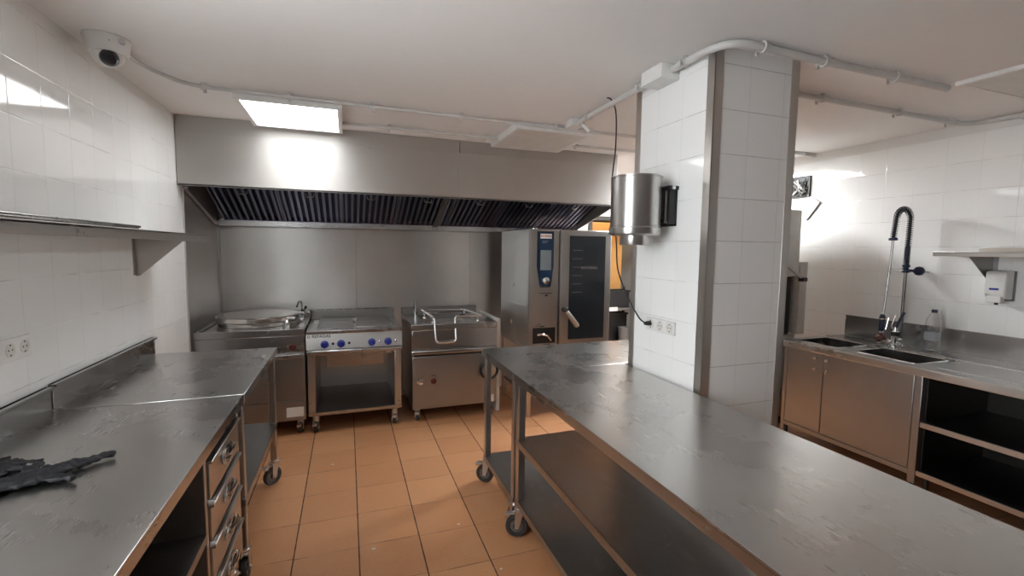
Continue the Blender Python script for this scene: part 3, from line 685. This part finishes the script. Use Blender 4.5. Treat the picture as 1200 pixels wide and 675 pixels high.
# ------------------------------------------------------------------ conduits on the ceiling
def conduit(name, label, pts, clips, r=.0105, dirs=None, fil=.09):
    t = thing(name, label, 'conduit', pts[0], 'conduits on the ceiling')
    link('pipe', MB().tube(fillet(pts, fil, 8), r, 12), 'conduit', t)
    for (c, d) in clips:
        c = Vector(c); d = Vector(d).normalized(); up_ = Vector((0, 0, 1)); sd = d.cross(up_)
        ring = [c+(sd*math.cos(a)+up_*math.sin(a))*(r+.003) for a in [PI*(-.25+1.5*i/10+.0)-PI*.5 for i in range(11)]]
        m = MB()
        mt = Matrix((( d.x, sd.x, 0, c.x), (d.y, sd.y, 0, c.y), (0, 0, 1, c.z), (0, 0, 0, 1)))
        m.lathe((0, 0, 0), [(r, -.012), (r+.005, -.012), (r+.005, .012), (r, .012)], 20, mtx=Matrix.Rotation(PI/2, 4, 'Y'))
        m.box(-.008, .008, -r-.020, -r+.002, -.006, .006, .001).box(-.008, .008, -r-.022, -r-.016, -.022, .006, .001)
        m.box(-.009, .009, -.008, .008, r, CZ-c.z if CZ-c.z > r+.002 else r+.004)
        bmesh.ops.transform(m.bm, matrix=mt, verts=m.bm.verts[:])
        link('clip', m, 'conduit', t)
    return t
PZ = 2.361
conduit('conduit', 'grey conduit running from the dome camera across the ceiling past the lit panel',
        [(-.885, 2.47, PZ), (-.935, 2.70, PZ), (-.80, 3.0, PZ), (.5, 3.03, PZ), (1.46, 3.045, PZ), (2.6, 3.06, PZ)],
        [((-.918, 2.62, PZ), (-.05, .23, 0)), ((-.72, 3.003, PZ), (1, 0, 0)), ((-.30, 3.012, PZ), (1, 0, 0)), ((.17, 3.023, PZ), (1, 0, 0)), ((.72, 3.034, PZ), (1, 0, 0)), ((1.40, 3.044, PZ), (1, 0, 0)), ((1.62, 3.047, PZ), (1, 0, 0))], fil=.12)
conduit('conduit', 'grey conduit on the ceiling close along the top of the hood',
        [(-.02, 3.5, PZ), (1.12, 3.5, PZ)], [((.30, 3.5, PZ), (1, 0, 0)), ((1.02, 3.5, PZ), (1, 0, 0))])
conduit('conduit', 'short grey conduit between the unlit panel and the wall right of the hood',
        [(1.72, 3.5, PZ), (2.9, 3.5, PZ)], [((1.80, 3.5, PZ), (1, 0, 0))])
conduit('conduit', 'thick grey conduit along the pillar top from the junction boxes, curving right over the room',
        [(1.475, 2.86, PZ-.004), (1.462, 1.98, PZ-.004), (1.455, 1.535, PZ-.004), (1.9, 1.548, PZ-.004), (2.93, 1.565, PZ-.004)],
        [((1.474, 2.70, PZ-.004), (0, 1, 0)), ((1.464, 2.12, PZ-.004), (0, 1, 0)), ((1.459, 1.78, PZ-.004), (0, 1, 0)), ((1.66, 1.541, PZ-.004), (1, 0, 0)), ((2.03, 1.552, PZ-.004), (1, 0, 0)), ((2.52, 1.559, PZ-.004), (1, 0, 0))], r=.0165, fil=.16)
conduit('conduit', 'grey conduit behind the pillar crossing to the sink wall and along its top',
        [(2.0, 1.905, PZ-.003), (3.2, 1.925, PZ-.003), (3.86, 1.94, PZ-.003), (3.915, 1.70, PZ-.003), (3.915, .8, PZ-.003)],
        [((2.50, 1.913, PZ-.003), (1, .02, 0)), ((3.17, 1.925, PZ-.003), (1, .02, 0)), ((3.70, 1.936, PZ-.003), (1, .02, 0)), ((3.915, 1.78-.1, PZ-.003), (0, 1, 0))], r=.015, fil=.12)
def jbox(x0, x1, y0, y1, z0, label, latch=False):
    t = thing('junction_box', label, 'junction box', ((x0+x1)/2, (y0+y1)/2, CZ))
    link('box', MB().box(x0, x1, y0, y1, z0+.012, CZ-.001, .004), 'white', t)
    link('lid', MB().box(x0-.002, x1+.002, y0-.002, y1+.002, z0, z0+.013, .004), 'white', t)
    if latch: link('cable_gland', MB().cyl(((x0+x1)/2+.02, y0+.01, z0+.02), ((x0+x1)/2+.07, y0-.02, z0-.035), .012), 'white', t)
jbox(1.395, 1.498, 1.87, 2.03, 2.315, 'white junction box on the ceiling against the tiled pillar')
jbox(1.43, 1.52, 2.84, 2.95, 2.335, 'small white junction box on the ceiling beside the unlit panel', True)

# ------------------------------------------------------------------ security camera
t = thing('security_camera', 'white dome security camera on the ceiling beside the left wall', 'security camera', (-.955, 2.53, CZ))
c0 = (-.955, 2.53, CZ)
link('base', MB().lathe(c0, [(.082, 0), (.084, -.006), (.080, -.012), (.074, -.058), (.066, -.068), (.0, -.068)], 48), 'white', t)
dm = MB().lathe((0, 0, 0), [(.058, 0), (.056, -.018), (.046, -.036), (.028, -.048), (0, -.052)], 40)
bmesh.ops.transform(dm.bm, matrix=Matrix.Translation((-.955, 2.53, CZ-.066)), verts=dm.bm.verts[:])
d = link('shroud', dm, 'white', t)
ball = MB().lathe((0, 0, 0), [(0, .034), (.02, .029), (.031, .016), (.034, 0), (.031, -.012)], 28)
bmesh.ops.transform(ball.bm, matrix=Matrix.Translation((-.937, 2.492, CZ-.092)) @ Matrix.Rotation(math.radians(118), 4, Vector((.86, .5, 0))), verts=ball.bm.verts[:])
link('lens', ball, 'ovenglass', d)
link('status_light', MB().lathe((-.9225, 2.462, CZ-.03), [(.0, .004), (.004, 0), (0, -.004)], 10), 'black', t)

# ------------------------------------------------------------------ canister on the pillar, cord, sockets
t = thing('steel_canister', 'round steel canister hung on the tiled pillar by a black bracket', 'canister', (1.345, 1.93, 1.53))
cc = (1.338, 1.955)
link('drum', MB().lathe((*cc, 1.625), [(.0, .0), (0.1183, 0), (0.1205, .003), (0.1205, .228), (0.1227, .230), (0.1227, .236), (0.1192, .238), (0.1166, .234), (0.1148, .20), (0, .196)], 64), 'sheet', t)
link('collar', MB().lathe((*cc, 1.578), [(.0, 0), (0.1114, 0), (0.1235, .006), (0.1253, .012), (0.1253, .036), (0.1227, .040), (0.1227, .048), (0.1183, .05), (0, .05)], 64), 'sheet', t)
link('spout', MB().lathe((*cc, 1.532), [(0.0644, 0), (0.0696, .0), (0.0713, .003), (0.0713, .047), (0.0644, .047), (0.0644, 0)], 48), 'sheet', t)
b = link('wall_bracket', MB().box(1.455, 1.499, 1.852, 1.862, 1.635, 1.80, .003).box(1.455, 1.499, 1.888, 1.898, 1.635, 1.80, .003).box(1.492, 1.499, 1.848, 1.96, 1.625, 1.81, .002).box(1.44, 1.499, 1.838, 1.905, 1.795, 1.815, .004).box(1.43, 1.499, 1.90, 1.96, 1.64, 1.66, .003), 'black', t); b['label'] = 'black slotted wall bracket'
link('bracket_arm', MB().box(1.45, 1.492, 1.868, 1.882, 1.64, 1.80, .003), 'frame', b)
link('bracket_bolt', MB().lathe((1.465, 1.840, 1.805), [(0, .01), (.008, .008), (.011, 0)], 14, '-y'), 'chrome', b)
t = thing('power_cord', 'thin black power cord hanging from the ceiling down to the pillar socket', 'power cord', (1.462, 2.41, CZ))
pts = [(1.43, 2.41, CZ-.001), (1.462, 2.41, 2.372), (1.50, 2.42, 2.30), (1.503, 2.42, 2.1), (1.478, 2.41, 1.9), (1.482, 2.39, 1.75), (1.485, 2.36, 1.6), (1.475, 2.33, 1.52), (1.455, 2.28, 1.40), (1.455, 2.19, 1.27), (1.462, 2.08, 1.155), (1.472, 2.035, 1.128), (1.486, 2.015, 1.127)]
def crom(P, n=6):
    P = [Vector(p) for p in P]; out = []
    for i in range(len(P)-1):
        p0, p1, p2, p3 = P[max(i-1, 0)], P[i], P[i+1], P[min(i+2, len(P)-1)]
        for k in range(n):
            u = k/n; out.append(.5*((2*p1)+(p2-p0)*u+(2*p0-5*p1+4*p2-p3)*u*u+(3*p1-p0-3*p2+p3)*u**3))
    return out+[P[-1]]
link('cable', MB().tube(crom(pts), .0042, 8), 'black', t)
link('plug', MB().lathe((1.4655, 2.012, 1.127), [(0, -.014), (.007, -.012), (.011, 0), (.013, .024), (0, .024)], 20, 'x'), 'black', t)

def socket(x, nx, y0, y1, z0, z1, n, label):
    t = thing('wall_socket', label, 'wall socket', (x, (y0+y1)/2, z0))
    s = nx
    link('plate', MB().box(x, x+s*.010, y0, y1, z0, z1, .003), 'white', t)
    w = (y1-y0)/n
    for k in range(n):
        yc = y0+w*(k+.5); zc = (z0+z1)/2; ax = 'x' if s > 0 else '-x'
        o = link('outlet', MB().lathe((x+s*.0098, yc, zc), [(.024, 0), (.024, .0015), (.021, .0015), (.019, .0005), (0, .0005)], 28, ax), 'offwhite', t)
        m = MB()
        for dy, dz in ((-.0095, 0), (.0095, 0)): m.lathe((x+s*.0105, yc+dy, zc+dz), [(.0032, 0), (.003, .0005), (0, .0005)], 10, ax)
        m.box(x+s*.0103, x+s*.0112, yc-.003, yc+.003, zc+.015, zc+.020).box(x+s*.0103, x+s*.0112, yc-.003, yc+.003, zc-.020, zc-.015)
        link('contact', m, 'ink', o)
socket(1.5, -1, 1.822, 2.045, 1.092, 1.158, 3, 'white triple wall socket on the tiled pillar with a black plug in it')
socket(XL, 1, 1.90, 2.122, 1.104, 1.182, 3, 'white wall socket on the left wall above the near splashback')

# ------------------------------------------------------------------ left wall shelf
t = thing('wall_shelf', 'long steel wall shelf with folded edge on the left wall', 'shelf', (XL, 2.0, 1.53))
link('board', MB().box(XL, -.80, 1.44, 3.285, 1.556, 1.568, .003).box(-.812, -.80, 1.44, 3.285, 1.528, 1.566, .003).box(XL, -.80, 3.272, 3.285, 1.528, 1.566, .003), 'panelsteel', t)
link('back_lip', MB().box(XL, XL+.014, 1.44, 3.085, 1.565, 1.606, .003).box(XL, XL+.024, 1.44, 3.085, 1.596, 1.608, .003), 'sheetx', t)
for y in (3.05, 1.465):
    link('bracket', MB().prism([(XL, 1.553), (-.83, 1.553), (-.845, 1.54), (XL+.02, 1.336), (XL, 1.336)], 1, y-.0025, y+.0025).box(XL, XL+.004, y-.03, y, 1.34, 1.553, .001), 'frame', t)

# ------------------------------------------------------------------ sink run on the right
SZ, SX, SB = .827, 3.205, XR-.017
def sink_run():
    t = thing('sink_worktop', 'long steel worktop with two sunk basins along the right wall', 'sink worktop', (3.55, 1.6, SZ))
    y0, y1 = .25, 2.655
    b1 = (3.30, 3.63, 2.285, 2.605); b2 = (3.30, 3.63, 1.795, 2.185)
    m = MB()
    zt = SZ; zb = SZ-.02
    m.box(SX, b1[0], y0, y1, zb, zt).box(b1[1], SB, y0, y1, zb, zt)
    m.box(b1[0], b1[1], b1[3], y1, zb, zt).box(b1[0], b1[1], b2[3], b1[2], zb, zt).box(b1[0], b1[1], y0, b2[2], zb, zt)
    m.box(SX-.002, SX+.016, y0, y1, SZ-.05, SZ+.0006, .006).box(SX, SB, y1-.012, y1, SZ-.05, SZ+.002, .004)
    m.box(3.69, 3.70, y0, y1, SZ-.004, SZ+.005, .003)
    link('top', m, 'top', t)
    for b in (b1, b2):
        a, c, d, e = b; dp = .22
        w = MB().box(a, c, d, e, SZ-dp-.006, SZ-dp).box(a, a+.005, d, e, SZ-dp, SZ-.004).box(c-.005, c, d, e, SZ-dp, SZ-.004).box(a, c, d, d+.005, SZ-dp, SZ-.004).box(a, c, e-.005, e, SZ-dp, SZ-.004)
        o = link('basin', w, 'sheetx', t)
        rim = fillet([((a+c)/2, d, SZ), (c, d, SZ), (c, e, SZ), (a, e, SZ), (a, d, SZ), ((a+c)/2, d, SZ)], .04, 5)
        link('rim', MB().tube(rim, .0045, 8), 'chrome', o)
        link('drain', MB().lathe(((a+c)/2, (d+e)/2, SZ-dp), [(.035, 0), (.033, .004), (.01, .002), (0, .002)], 24), 'chrome', o)
    link('drainboard', MB().box(3.32, 3.66, .35, 1.70, SZ-.001, SZ+.0025, .001), 'top', t)
    link('backsplash', MB().box(SB-.004, SB+.012, y0, y1+.02, SZ-.01, SZ+.165, .003), 'sheetx', t)
        # cabinet below the basins
    c = thing('sink_cabinet', 'steel cupboard with two doors beneath the sink basins', 'cabinet', (3.55, 2.2, .1))
    X = 3.24
    link('carcass', MB().box(X+.012, X+.02, 1.725, 2.64, .165, SZ-.05).box(X+.012, SB-.03, 2.63, 2.645, .165, SZ-.05).box(X+.012, SB-.03, 1.725, 1.735, .165, SZ-.05).box(X+.012, SB-.03, 1.725, 2.645, .155, .165).box(SB-.04, SB-.03, 1.73, 2.64, .165, SZ-.05), 'brown', c)
    link('bottom_rail', MB().box(X, X+.03, 1.765, 2.645, .150, .182, .003), 'brown', c)
    for a, b in ((1.724, 1.764), (2.625, 2.655)): link('corner_post', MB().box(X-.002, X+.036, a, b, .105, SZ-.05, .003), 'brown', c)
    for a, b, ky in ((2.338, 2.624, 2.388), (1.768, 2.333, 2.300)):
        d = link('door', MB().box(X, X+.016, a, b, .186, SZ-.056, .003), 'brown', c)
        k = MB()
        for z in (.735, .655): k.lathe((X-.001, ky, z), [(.006, 0), (.006, .018), (.011, .020), (.012, .027), (.008, .032), (0, .033)], 18, '-x')
        link('knob', k, 'chrome', d)
    for (x, y) in ((X+.02, 2.62), (X+.02, 1.745), (SB-.06, 2.62), (SB-.06, 1.745)):
        link('foot', MB().lathe((x, y, 0), [(0, 0), (.026, 0), (.024, .012), (.013, .02), (.013, .156), (0, .156)], 20), 'black', c)
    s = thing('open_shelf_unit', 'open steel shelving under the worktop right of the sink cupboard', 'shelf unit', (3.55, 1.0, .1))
    sf = link('shelf', MB().box(X+.012, SB-.03, .29, 1.722, .462, .494, .001), 'shadedsteel', s); link('front_edge', MB().box(X, X+.013, .29, 1.722, .462, .494, .003), 'frame', sf)
    sf = link('shelf', MB().box(X+.012, SB-.03, .29, 1.722, .160, .190, .001), 'shadedsteel', s); link('front_edge', MB().box(X, X+.013, .29, 1.722, .160, .190, .003), 'frame', sf)
    link('back_sheet', MB().box(SB-.03, SB-.02, .29, 1.722, .165, SZ-.05), 'shadedsteel', s)
    for b in ((X+.02, SB-.03, .275, .29, .1, SZ-.05), (X+.04, SB-.03, 1.714, 1.722, .165, SZ-.05)): link('side_sheet', MB().box(*b), 'shadedsteel', s)
    for (x, y) in ((X+.03, 1.68), (X+.03, .32), (SB-.06, 1.68), (SB-.06, .32)):
        link('foot', MB().lathe((x, y, 0), [(0, 0), (.026, 0), (.024, .012), (.013, .02), (.013, .161), (0, .161)], 20), 'black', s)
sink_run()

def prerinse():
    z = SZ+.0008; px, py = 3.835, 2.205
    t = thing('spray_tap', 'tall spring pre-rinse tap with hanging spray head behind the basins', 'tap', (3.80, 2.2, z))
    link('base_body', MB().lathe((3.775, py, z), [(0, 0), (.034, 0), (.034, .008), (.022, .014), (.022, .075), (.026, .08), (.026, .105), (.016, .115), (.012, .14), (0, .142)], 28)
         .cyl((3.775, py+.05, z+.03), (3.775, py-.035, z+.03), .013).cyl((3.70, py+.06, z+.035), (3.775, py+.045, z+.035), .012).lathe((3.695, py+.062, z+.035), [(.017, 0), (.017, .018), (0, .02)], 16, 'x').cyl((3.775, py, z+.05), (px, py, z+.05), .012).lathe((px, py, z), [(.02, 0), (.018, .01), (.011, .014), (0, .014)], 20), 'chrome', t)
    link('valve_cap', MB().cyl((3.775, py, z+.078), (3.775, py, z+.108), .0275), 'black', t)
    link('riser', MB().cyl((px, py, z+.01), (px, py, z+.55), .0105), 'tubesteel', t)
    link('lever', MB().tube([(3.785, py, z+.115), (3.80, py+.005, z+.16), (3.835, py-.012, z+.25)], [.008, .008, .010], 10), 'navy', t)
    link('lever', MB().tube([(3.765, py+.01, z+.115), (3.755, py+.015, z+.15), (3.78, py+.01, z+.225)], [.006, .006, .008], 10), 'chrome', t)
    zc = z+.57
    link('collar', MB().lathe((px, py, zc-.03), [(.013, 0), (.024, .002), (.024, .012), (.016, .015), (.016, .04), (.024, .043), (.024, .056), (.014, .06)], 24), 'navy', t)
    kx, ky = px+.05, py-.05
    kb = link('wall_knob', MB().lathe((kx+.01, ky, zc-.015), [(0, -.034), (.02, -.028), (.032, -.012), (.034, 0), (.032, .012), (.02, .028), (0, .034)], 28).cyl((px+.01, py-.008, zc-.012), (kx, ky, zc-.015), .009), 'navy', t)
    link('wall_rod', MB().cyl((kx+.02, ky-.005, zc-.018), (XR-.001, ky-.03, zc-.022), .006), 'chrome', kb)
    link('hook_arm', MB().tube([(px, py, zc), (px-.09, py+.006, zc-.002), (px-.16, py+.01, zc+.002)], .005, 8), 'chrome', t)
    # spring path: up the riser, over, and down to the head
    hx = px-.165
    path = [(px, py, zc+.02), (px, py, zc+.10), (px+.005, py, zc+.26)] + [tuple(p) for p in arc((px-.07, py, zc+.35), .077, 0.0, PI, 14, (1, 0, 0), (0, 0, 1))] + [(px-.153, py+.002, zc+.28), (px-.160, py+.003, zc+.215)]
    P = crom(path, 5)
    hs = link('hose', MB().tube(P, .0105, 12), 'black', t)
    # coil
    coil = []; dist = 0; tot = sum((b-a).length for a, b in zip(P, P[1:])); turns = 46
    nrm = Vector((0, 1, 0))
    acc = [0]
    for a, b in zip(P, P[1:]): acc.append(acc[-1]+(b-a).length)
    N = turns*12; j = 0
    for i in range(N+1):
        s = tot*i/N
        while j < len(P)-2 and acc[j+1] < s: j += 1
        f = (s-acc[j])/max(1e-6, acc[j+1]-acc[j]); c = P[j].lerp(P[j+1], min(1, f)); tg = (P[j+1]-P[j]).normalized()
        n1 = (nrm-tg*nrm.dot(tg)).normalized(); b1 = tg.cross(n1); a = 2*PI*i/12
        coil.append(c+(n1*math.cos(a)+b1*math.sin(a))*.0185)
    link('spring', MB().tube(coil, .0028, 6), 'springsteel', t)
    link('spring_sleeve', MB().tube([P[0], P[3], P[5], P[7]], .016, 16), 'navy', t)
    link('end_collar', MB().lathe((px-.160, py+.003, zc+.20), [(.012, 0), (.027, .002), (.027, .016), (.018, .022), (0, .022)], 24), 'navy', t)
    link('drop_hose', MB().tube(crom([(px-.160, py+.003, zc+.205), (px-.168, py+.006, zc), (px-.185, py+.012, z+.27), (px-.190, py+.014, z+.235)]), .0075, 10), 'tubesteel', t)
    gx, gy = px-.19, py+.014
    g = link('spray_grip', MB().tube([(gx, gy, z+.24), (gx-.001, gy, z+.22), (gx-.004, gy, z+.14), (gx-.006, gy, z+.11)], [.012, .018, .017, .015], 16), 'navy', t)
    link('trigger', MB().tube([(gx+.012, gy-.012, z+.225), (gx+.034, gy-.02, z+.215), (gx+.02, gy-.015, z+.13)], .004, 8), 'chrome', g)
    link('grip_band', MB().cyl((gx-.001, gy, z+.205), (gx-.002, gy, z+.215), .0195).cyl((gx-.005, gy, z+.118), (gx-.006, gy, z+.105), .018), 'chrome', g)
    sh = link('spray_head', MB().lathe((gx-.006, gy, z+.055), [(0, 0), (.034, 0), (.036, .008), (.032, .022), (.018, .034), (.014, .055), (0, .055)], 28), 'redbrown', t); sh['label'] = 'red-brown spray head'
prerinse()

def bottle():
    z = SZ+.0008; c = (3.80, 1.99, z)
    t = thing('water_bottle', 'clear plastic bottle with blue cap on the sink worktop', 'bottle', c)
    out = [(0, .012), (.03, .001), (.040, .006), (.0425, .02), (.0425, .07), (.041, .074), (.0425, .078), (.0425, .10), (.041, .104), (.0425, .108), (.0425, .15), (.0405, .154), (.0425, .158), (.042, .20), (.036, .235), (.022, .265), (.0145, .275), (.0145, .29)]
    inn = [(r-.0012 if r > .002 else r, zz+.0012 if r < .03 else zz) for r, zz in out[::-1]]
    link('bottle_body', MB().lathe(c, out+inn, 40), 'pet', t)
    link('cap', MB().lathe((c[0], c[1], z+.278), [(.0165, 0), (.017, .002), (.017, .018), (.015, .0205), (0, .0205)], 28), 'navy', t)
    lab = NT('clear_printed_label'); lab.set(Roughness=.3, Alpha=.45); lab.b.inputs['Base Color'].default_value = (.7, .74, .78, 1)
    link('label_band', MB().lathe(c, [(.0431, .085), (.0431, .145)], 40), lab.m, t)
bottle()

t = thing('wall_shelf', 'short steel wall shelf on a bracket above the sink worktop', 'shelf', (XR, 1.2, 1.5))
link('board', MB().box(3.63, XR, .2, 1.94, 1.513, 1.523, .002).box(3.63, 3.642, .2, 1.94, 1.493, 1.521, .003).box(3.63, XR, 1.928, 1.94, 1.493, 1.521, .003), 'panelsteel', t)
link('bracket', MB().prism([(XR, 1.511), (3.67, 1.511), (3.68, 1.50), (XR-.02, 1.325), (XR, 1.325)], 1, 1.775, 1.780).box(XR-.004, XR, 1.75, 1.778, 1.33, 1.511, .001), 'dull', t)
link('bracket', MB().prism([(XR, 1.511), (3.67, 1.511), (3.68, 1.50), (XR-.02, 1.325), (XR, 1.325)], 1, .5, .505), 'dull', t)
tag(link('cutting_board', MB().box(3.70, 3.93, .5, 1.74, 1.523, 1.548, .004), 'board', origin=(3.8, 1.1, 1.523)), 'flat pale worn board lying on the shelf above the sink', 'board')

t = thing('soap_dispenser', 'white wall soap dispenser under the right wall shelf', 'soap dispenser', (XR, 1.72, 1.21))
link('backplate', MB().box(XR-.02, XR, 1.655, 1.765, 1.215, 1.405, .004), 'wheel', t)
link('housing', MB().prism([(XR-.02, 1.41), (XR-.095, 1.402), (XR-.105, 1.39), (XR-.110, 1.26), (XR-.095, 1.235), (XR-.02, 1.225)], 1, 1.658, 1.762, .008), 'white', t)
link('push_bar', MB().box(XR-.118, XR-.07, 1.672, 1.748, 1.205, 1.245, .006), 'white', t)
link('nozzle', MB().cyl((XR-.075, 1.71, 1.19), (XR-.075, 1.71, 1.21), .009), 'black', t)
link('brand_band', MB().box(XR-.1125, XR-.105, 1.69, 1.735, 1.285, 1.297, .001), 'blue', t)['label'] = 'small blue label'

# ------------------------------------------------------------------ beyond the pillar: dishwasher, wires, fittings
t = thing('dishwasher', 'pale hood dishwasher with a lever bar, left of the sink behind the pillar', 'dishwasher', (3.35, 3.2, 0))
link('hood', MB().box(3.05, 3.645, 2.90, 3.45, 1.30, 1.865, .008), 'dish', t)
link('body', MB().box(3.05, 3.645, 2.90, 3.45, .08, .80, .006), 'sheet', t)
link('wash_chamber', MB().box(3.08, 3.60, 2.93, 3.43, .80, 1.30), 'black', t)
link('rear_column', MB().box(3.66, 3.745, 2.895, 3.2, .80, 1.425, .004), 'dish', t)
link('lever_bar', MB().tube([(3.35, 2.80, 1.425), (3.40, 2.80, 1.393), (3.57, 2.80, 1.29)], .016, 4).box(3.36, 3.56, 2.80, 2.90, 1.31, 1.32), 'frame', t)
link('lever_grip', MB().box(3.545, 3.60, 2.775, 2.825, 1.265, 1.30, .008), 'black', t)
for x in (3.1, 3.6):
    for y in (2.95, 3.4): link('foot', MB().cyl((x, y, 0), (x, y, .082), .02), 'black', t)
t = thing('wire_box', 'open wall box stuffed with loose wires beyond the pillar', 'electrical box', (XR, 3.16, 2.02))
y0, y1, z0, z1 = 3.075, 3.275, 2.01, 2.20
link('case', MB().box(XR-.02, XR, y0, y0+.006, z0, z1).box(XR-.02, XR, y1-.006, y1, z0, z1).box(XR-.02, XR, y0, y1, z1-.006, z1).box(XR-.02, XR, y0, y1, z0, z0+.006).box(XR-.005, XR, y0, y1, z0, z1), 'black', t)
rw = random.Random(4)
for k in range(9):
    pts = [(XR-.01-rw.random()*.03, y0+.02+rw.random()*.15, z0+.01+rw.random()*.17) for _ in range(4)]
    link('wire', MB().tube(crom(pts, 6), .005, 6), ('wheel', 'white', 'black', 'frame')[k % 4], t)
t = thing('loose_cover', 'thin bent cover plate hanging loose on the wall below the wire box', 'cover plate', (XR, 3.02, 1.8))
link('edge_strip', MB().tube([(XR-.012, 2.965, 1.955), (XR-.006, 3.09, 1.80)], .0055, 6).tube([(XR-.010, 2.97, 1.952), (XR-.006, 3.09, 2.03)], .0025, 6), 'wheel', t)
link('plate', MB().prism([(2.968, 1.953), (3.09, 2.028), (3.20, 1.90), (3.092, 1.80)], 0, XR-.006, XR-.002), 'white', t)
t = thing('ceiling_strip_light', 'thin white strip fitting on the ceiling just right of the pillar', 'ceiling light', (3.75, 3.06, CZ))
link('housing', MB().box(3.55, 3.98-.04, 3.03, 3.09, CZ-.03, CZ, .003), 'white', t)
link('end_cap', MB().box(3.80, 3.925, 3.026, 3.094, CZ-.034, CZ-.004, .003), 'frame', t)

# ------------------------------------------------------------------ gloves on the near left table
def glove(name_label, cx, cyy, ang, palm, fingers, seed, curl):
    rr = random.Random(seed); m = MB()
    c, s = math.cos(ang), math.sin(ang)
    def P(u, v, w): return (cx+u*c-v*s, cyy+u*s+v*c, TZ+w)
    def flat(pts, r, hz):
        b = MB().tube([(p[0], p[1], 0) for p in pts], r, 14)
        lo = [p[2] for p in pts]
        for v in b.bm.verts: v.co.z = v.co.z*hz + sum(lo)/len(lo)
        me = bpy.data.meshes.new('t'); b.bm.to_mesh(me); b.bm.free(); m.bm.from_mesh(me); bpy.data.meshes.remove(me)
    flat([P(-palm, 0, .014), P(-palm*.55, .003, .016), P(-palm*.2, 0, .017), P(.0, 0, .015), P(.02, 0, .013)], [.046, .043, .042, .045, .03], .27)
    for (v0, a, ln, r) in fingers:
        u0 = -.01 if v0 < .05 else -.04; q = [P(u0, v0*.7, .013)]
        u, v, aa = u0, v0*.7, a
        for k in range(5):
            aa += curl*(rr.random()-.5); u += ln/5*math.cos(aa); v += ln/5*math.sin(aa); q.append(P(u, v, .012+.006*rr.random()))
        flat(q, [r*1.15, r*1.2, r*1.1, r, r*.85, r*.5], .48)
    o = link('work_glove', m, 'glove', origin=(cx, cyy, TZ))
    md = o.modifiers.new('r', 'REMESH'); md.mode = 'VOXEL'; md.voxel_size = .0035; md.use_smooth_shade = True
    tx = bpy.data.textures.new('crumple%d' % seed, 'CLOUDS'); tx.noise_scale = .028; tx.noise_depth = 2
    d = o.modifiers.new('d', 'DISPLACE'); d.texture = tx; d.strength = .020; d.mid_level = .5; d.texture_coords = 'LOCAL'
    tx2 = bpy.data.textures.new('fold%d' % seed, 'CLOUDS'); tx2.noise_scale = .010; tx2.noise_depth = 1
    d2 = o.modifiers.new('d2', 'DISPLACE'); d2.texture = tx2; d2.strength = .006; d2.mid_level = .5; d2.texture_coords = 'LOCAL'
    sm = o.modifiers.new('s', 'SMOOTH'); sm.iterations = 2
    dg = bpy.context.evaluated_depsgraph_get(); me = bpy.data.meshes.new_from_object(o.evaluated_get(dg))
    o.modifiers.clear(); o.data = me
    for v in me.vertices:
        if v.co.z < .0005: v.co.z = .0005
    lo = min(v.co.z for v in me.vertices)
    for v in me.vertices: v.co.z -= lo
    me.polygons.foreach_set('use_smooth', [True]*len(me.polygons))
    tag(o, name_label, 'glove', 'black work gloves')
glove('crumpled black glove with fingers stretched right, lying in front on the near table', -.775, 1.548, .50, .17,
      [(-.040, -.42, .075, .0150), (-.014, -.06, .155, .0160), (.012, -.02, .165, .0155), (.034, .20, .10, .0145), (.050, .75, .07, .0150)], 3, .5)
glove('crumpled black glove lying behind the other one, nearest the left wall', -.935, 1.640, .10, .15,
      [(-.038, -.25, .075, .0150), (-.012, -.10, .095, .0155), (.012, .05, .10, .0155), (.034, .12, .115, .0145), (.05, .7, .06, .015)], 9, .6)

# ------------------------------------------------------------------ scraps on the floor
for (x, y, s, lab) in ((.10, 2.29, .012, 'tiny white paper scrap on the floor tiles in mid aisle'), (.55, 2.36, .008, 'tiny white scrap on the floor left of the far right table'),
                       (.66, 1.95, .008, 'tiny white scrap on the floor in front of the right caster'), (-.12, 3.32, .009, 'tiny white scrap on the floor in front of the range')):
    m = MB(); a = random.random()*6
    m.prism([(x+s*1.3*math.cos(a+i*1.05)*(.6+.4*random.random()), y+s*.7*math.sin(a+i*1.05)*(.6+.4*random.random())) for i in range(6)], 2, .0, .004, .001)
    tag(link('paper_scrap', m, 'crumb', origin=(x, y, 0)), lab, 'scrap', 'white scraps on the floor')
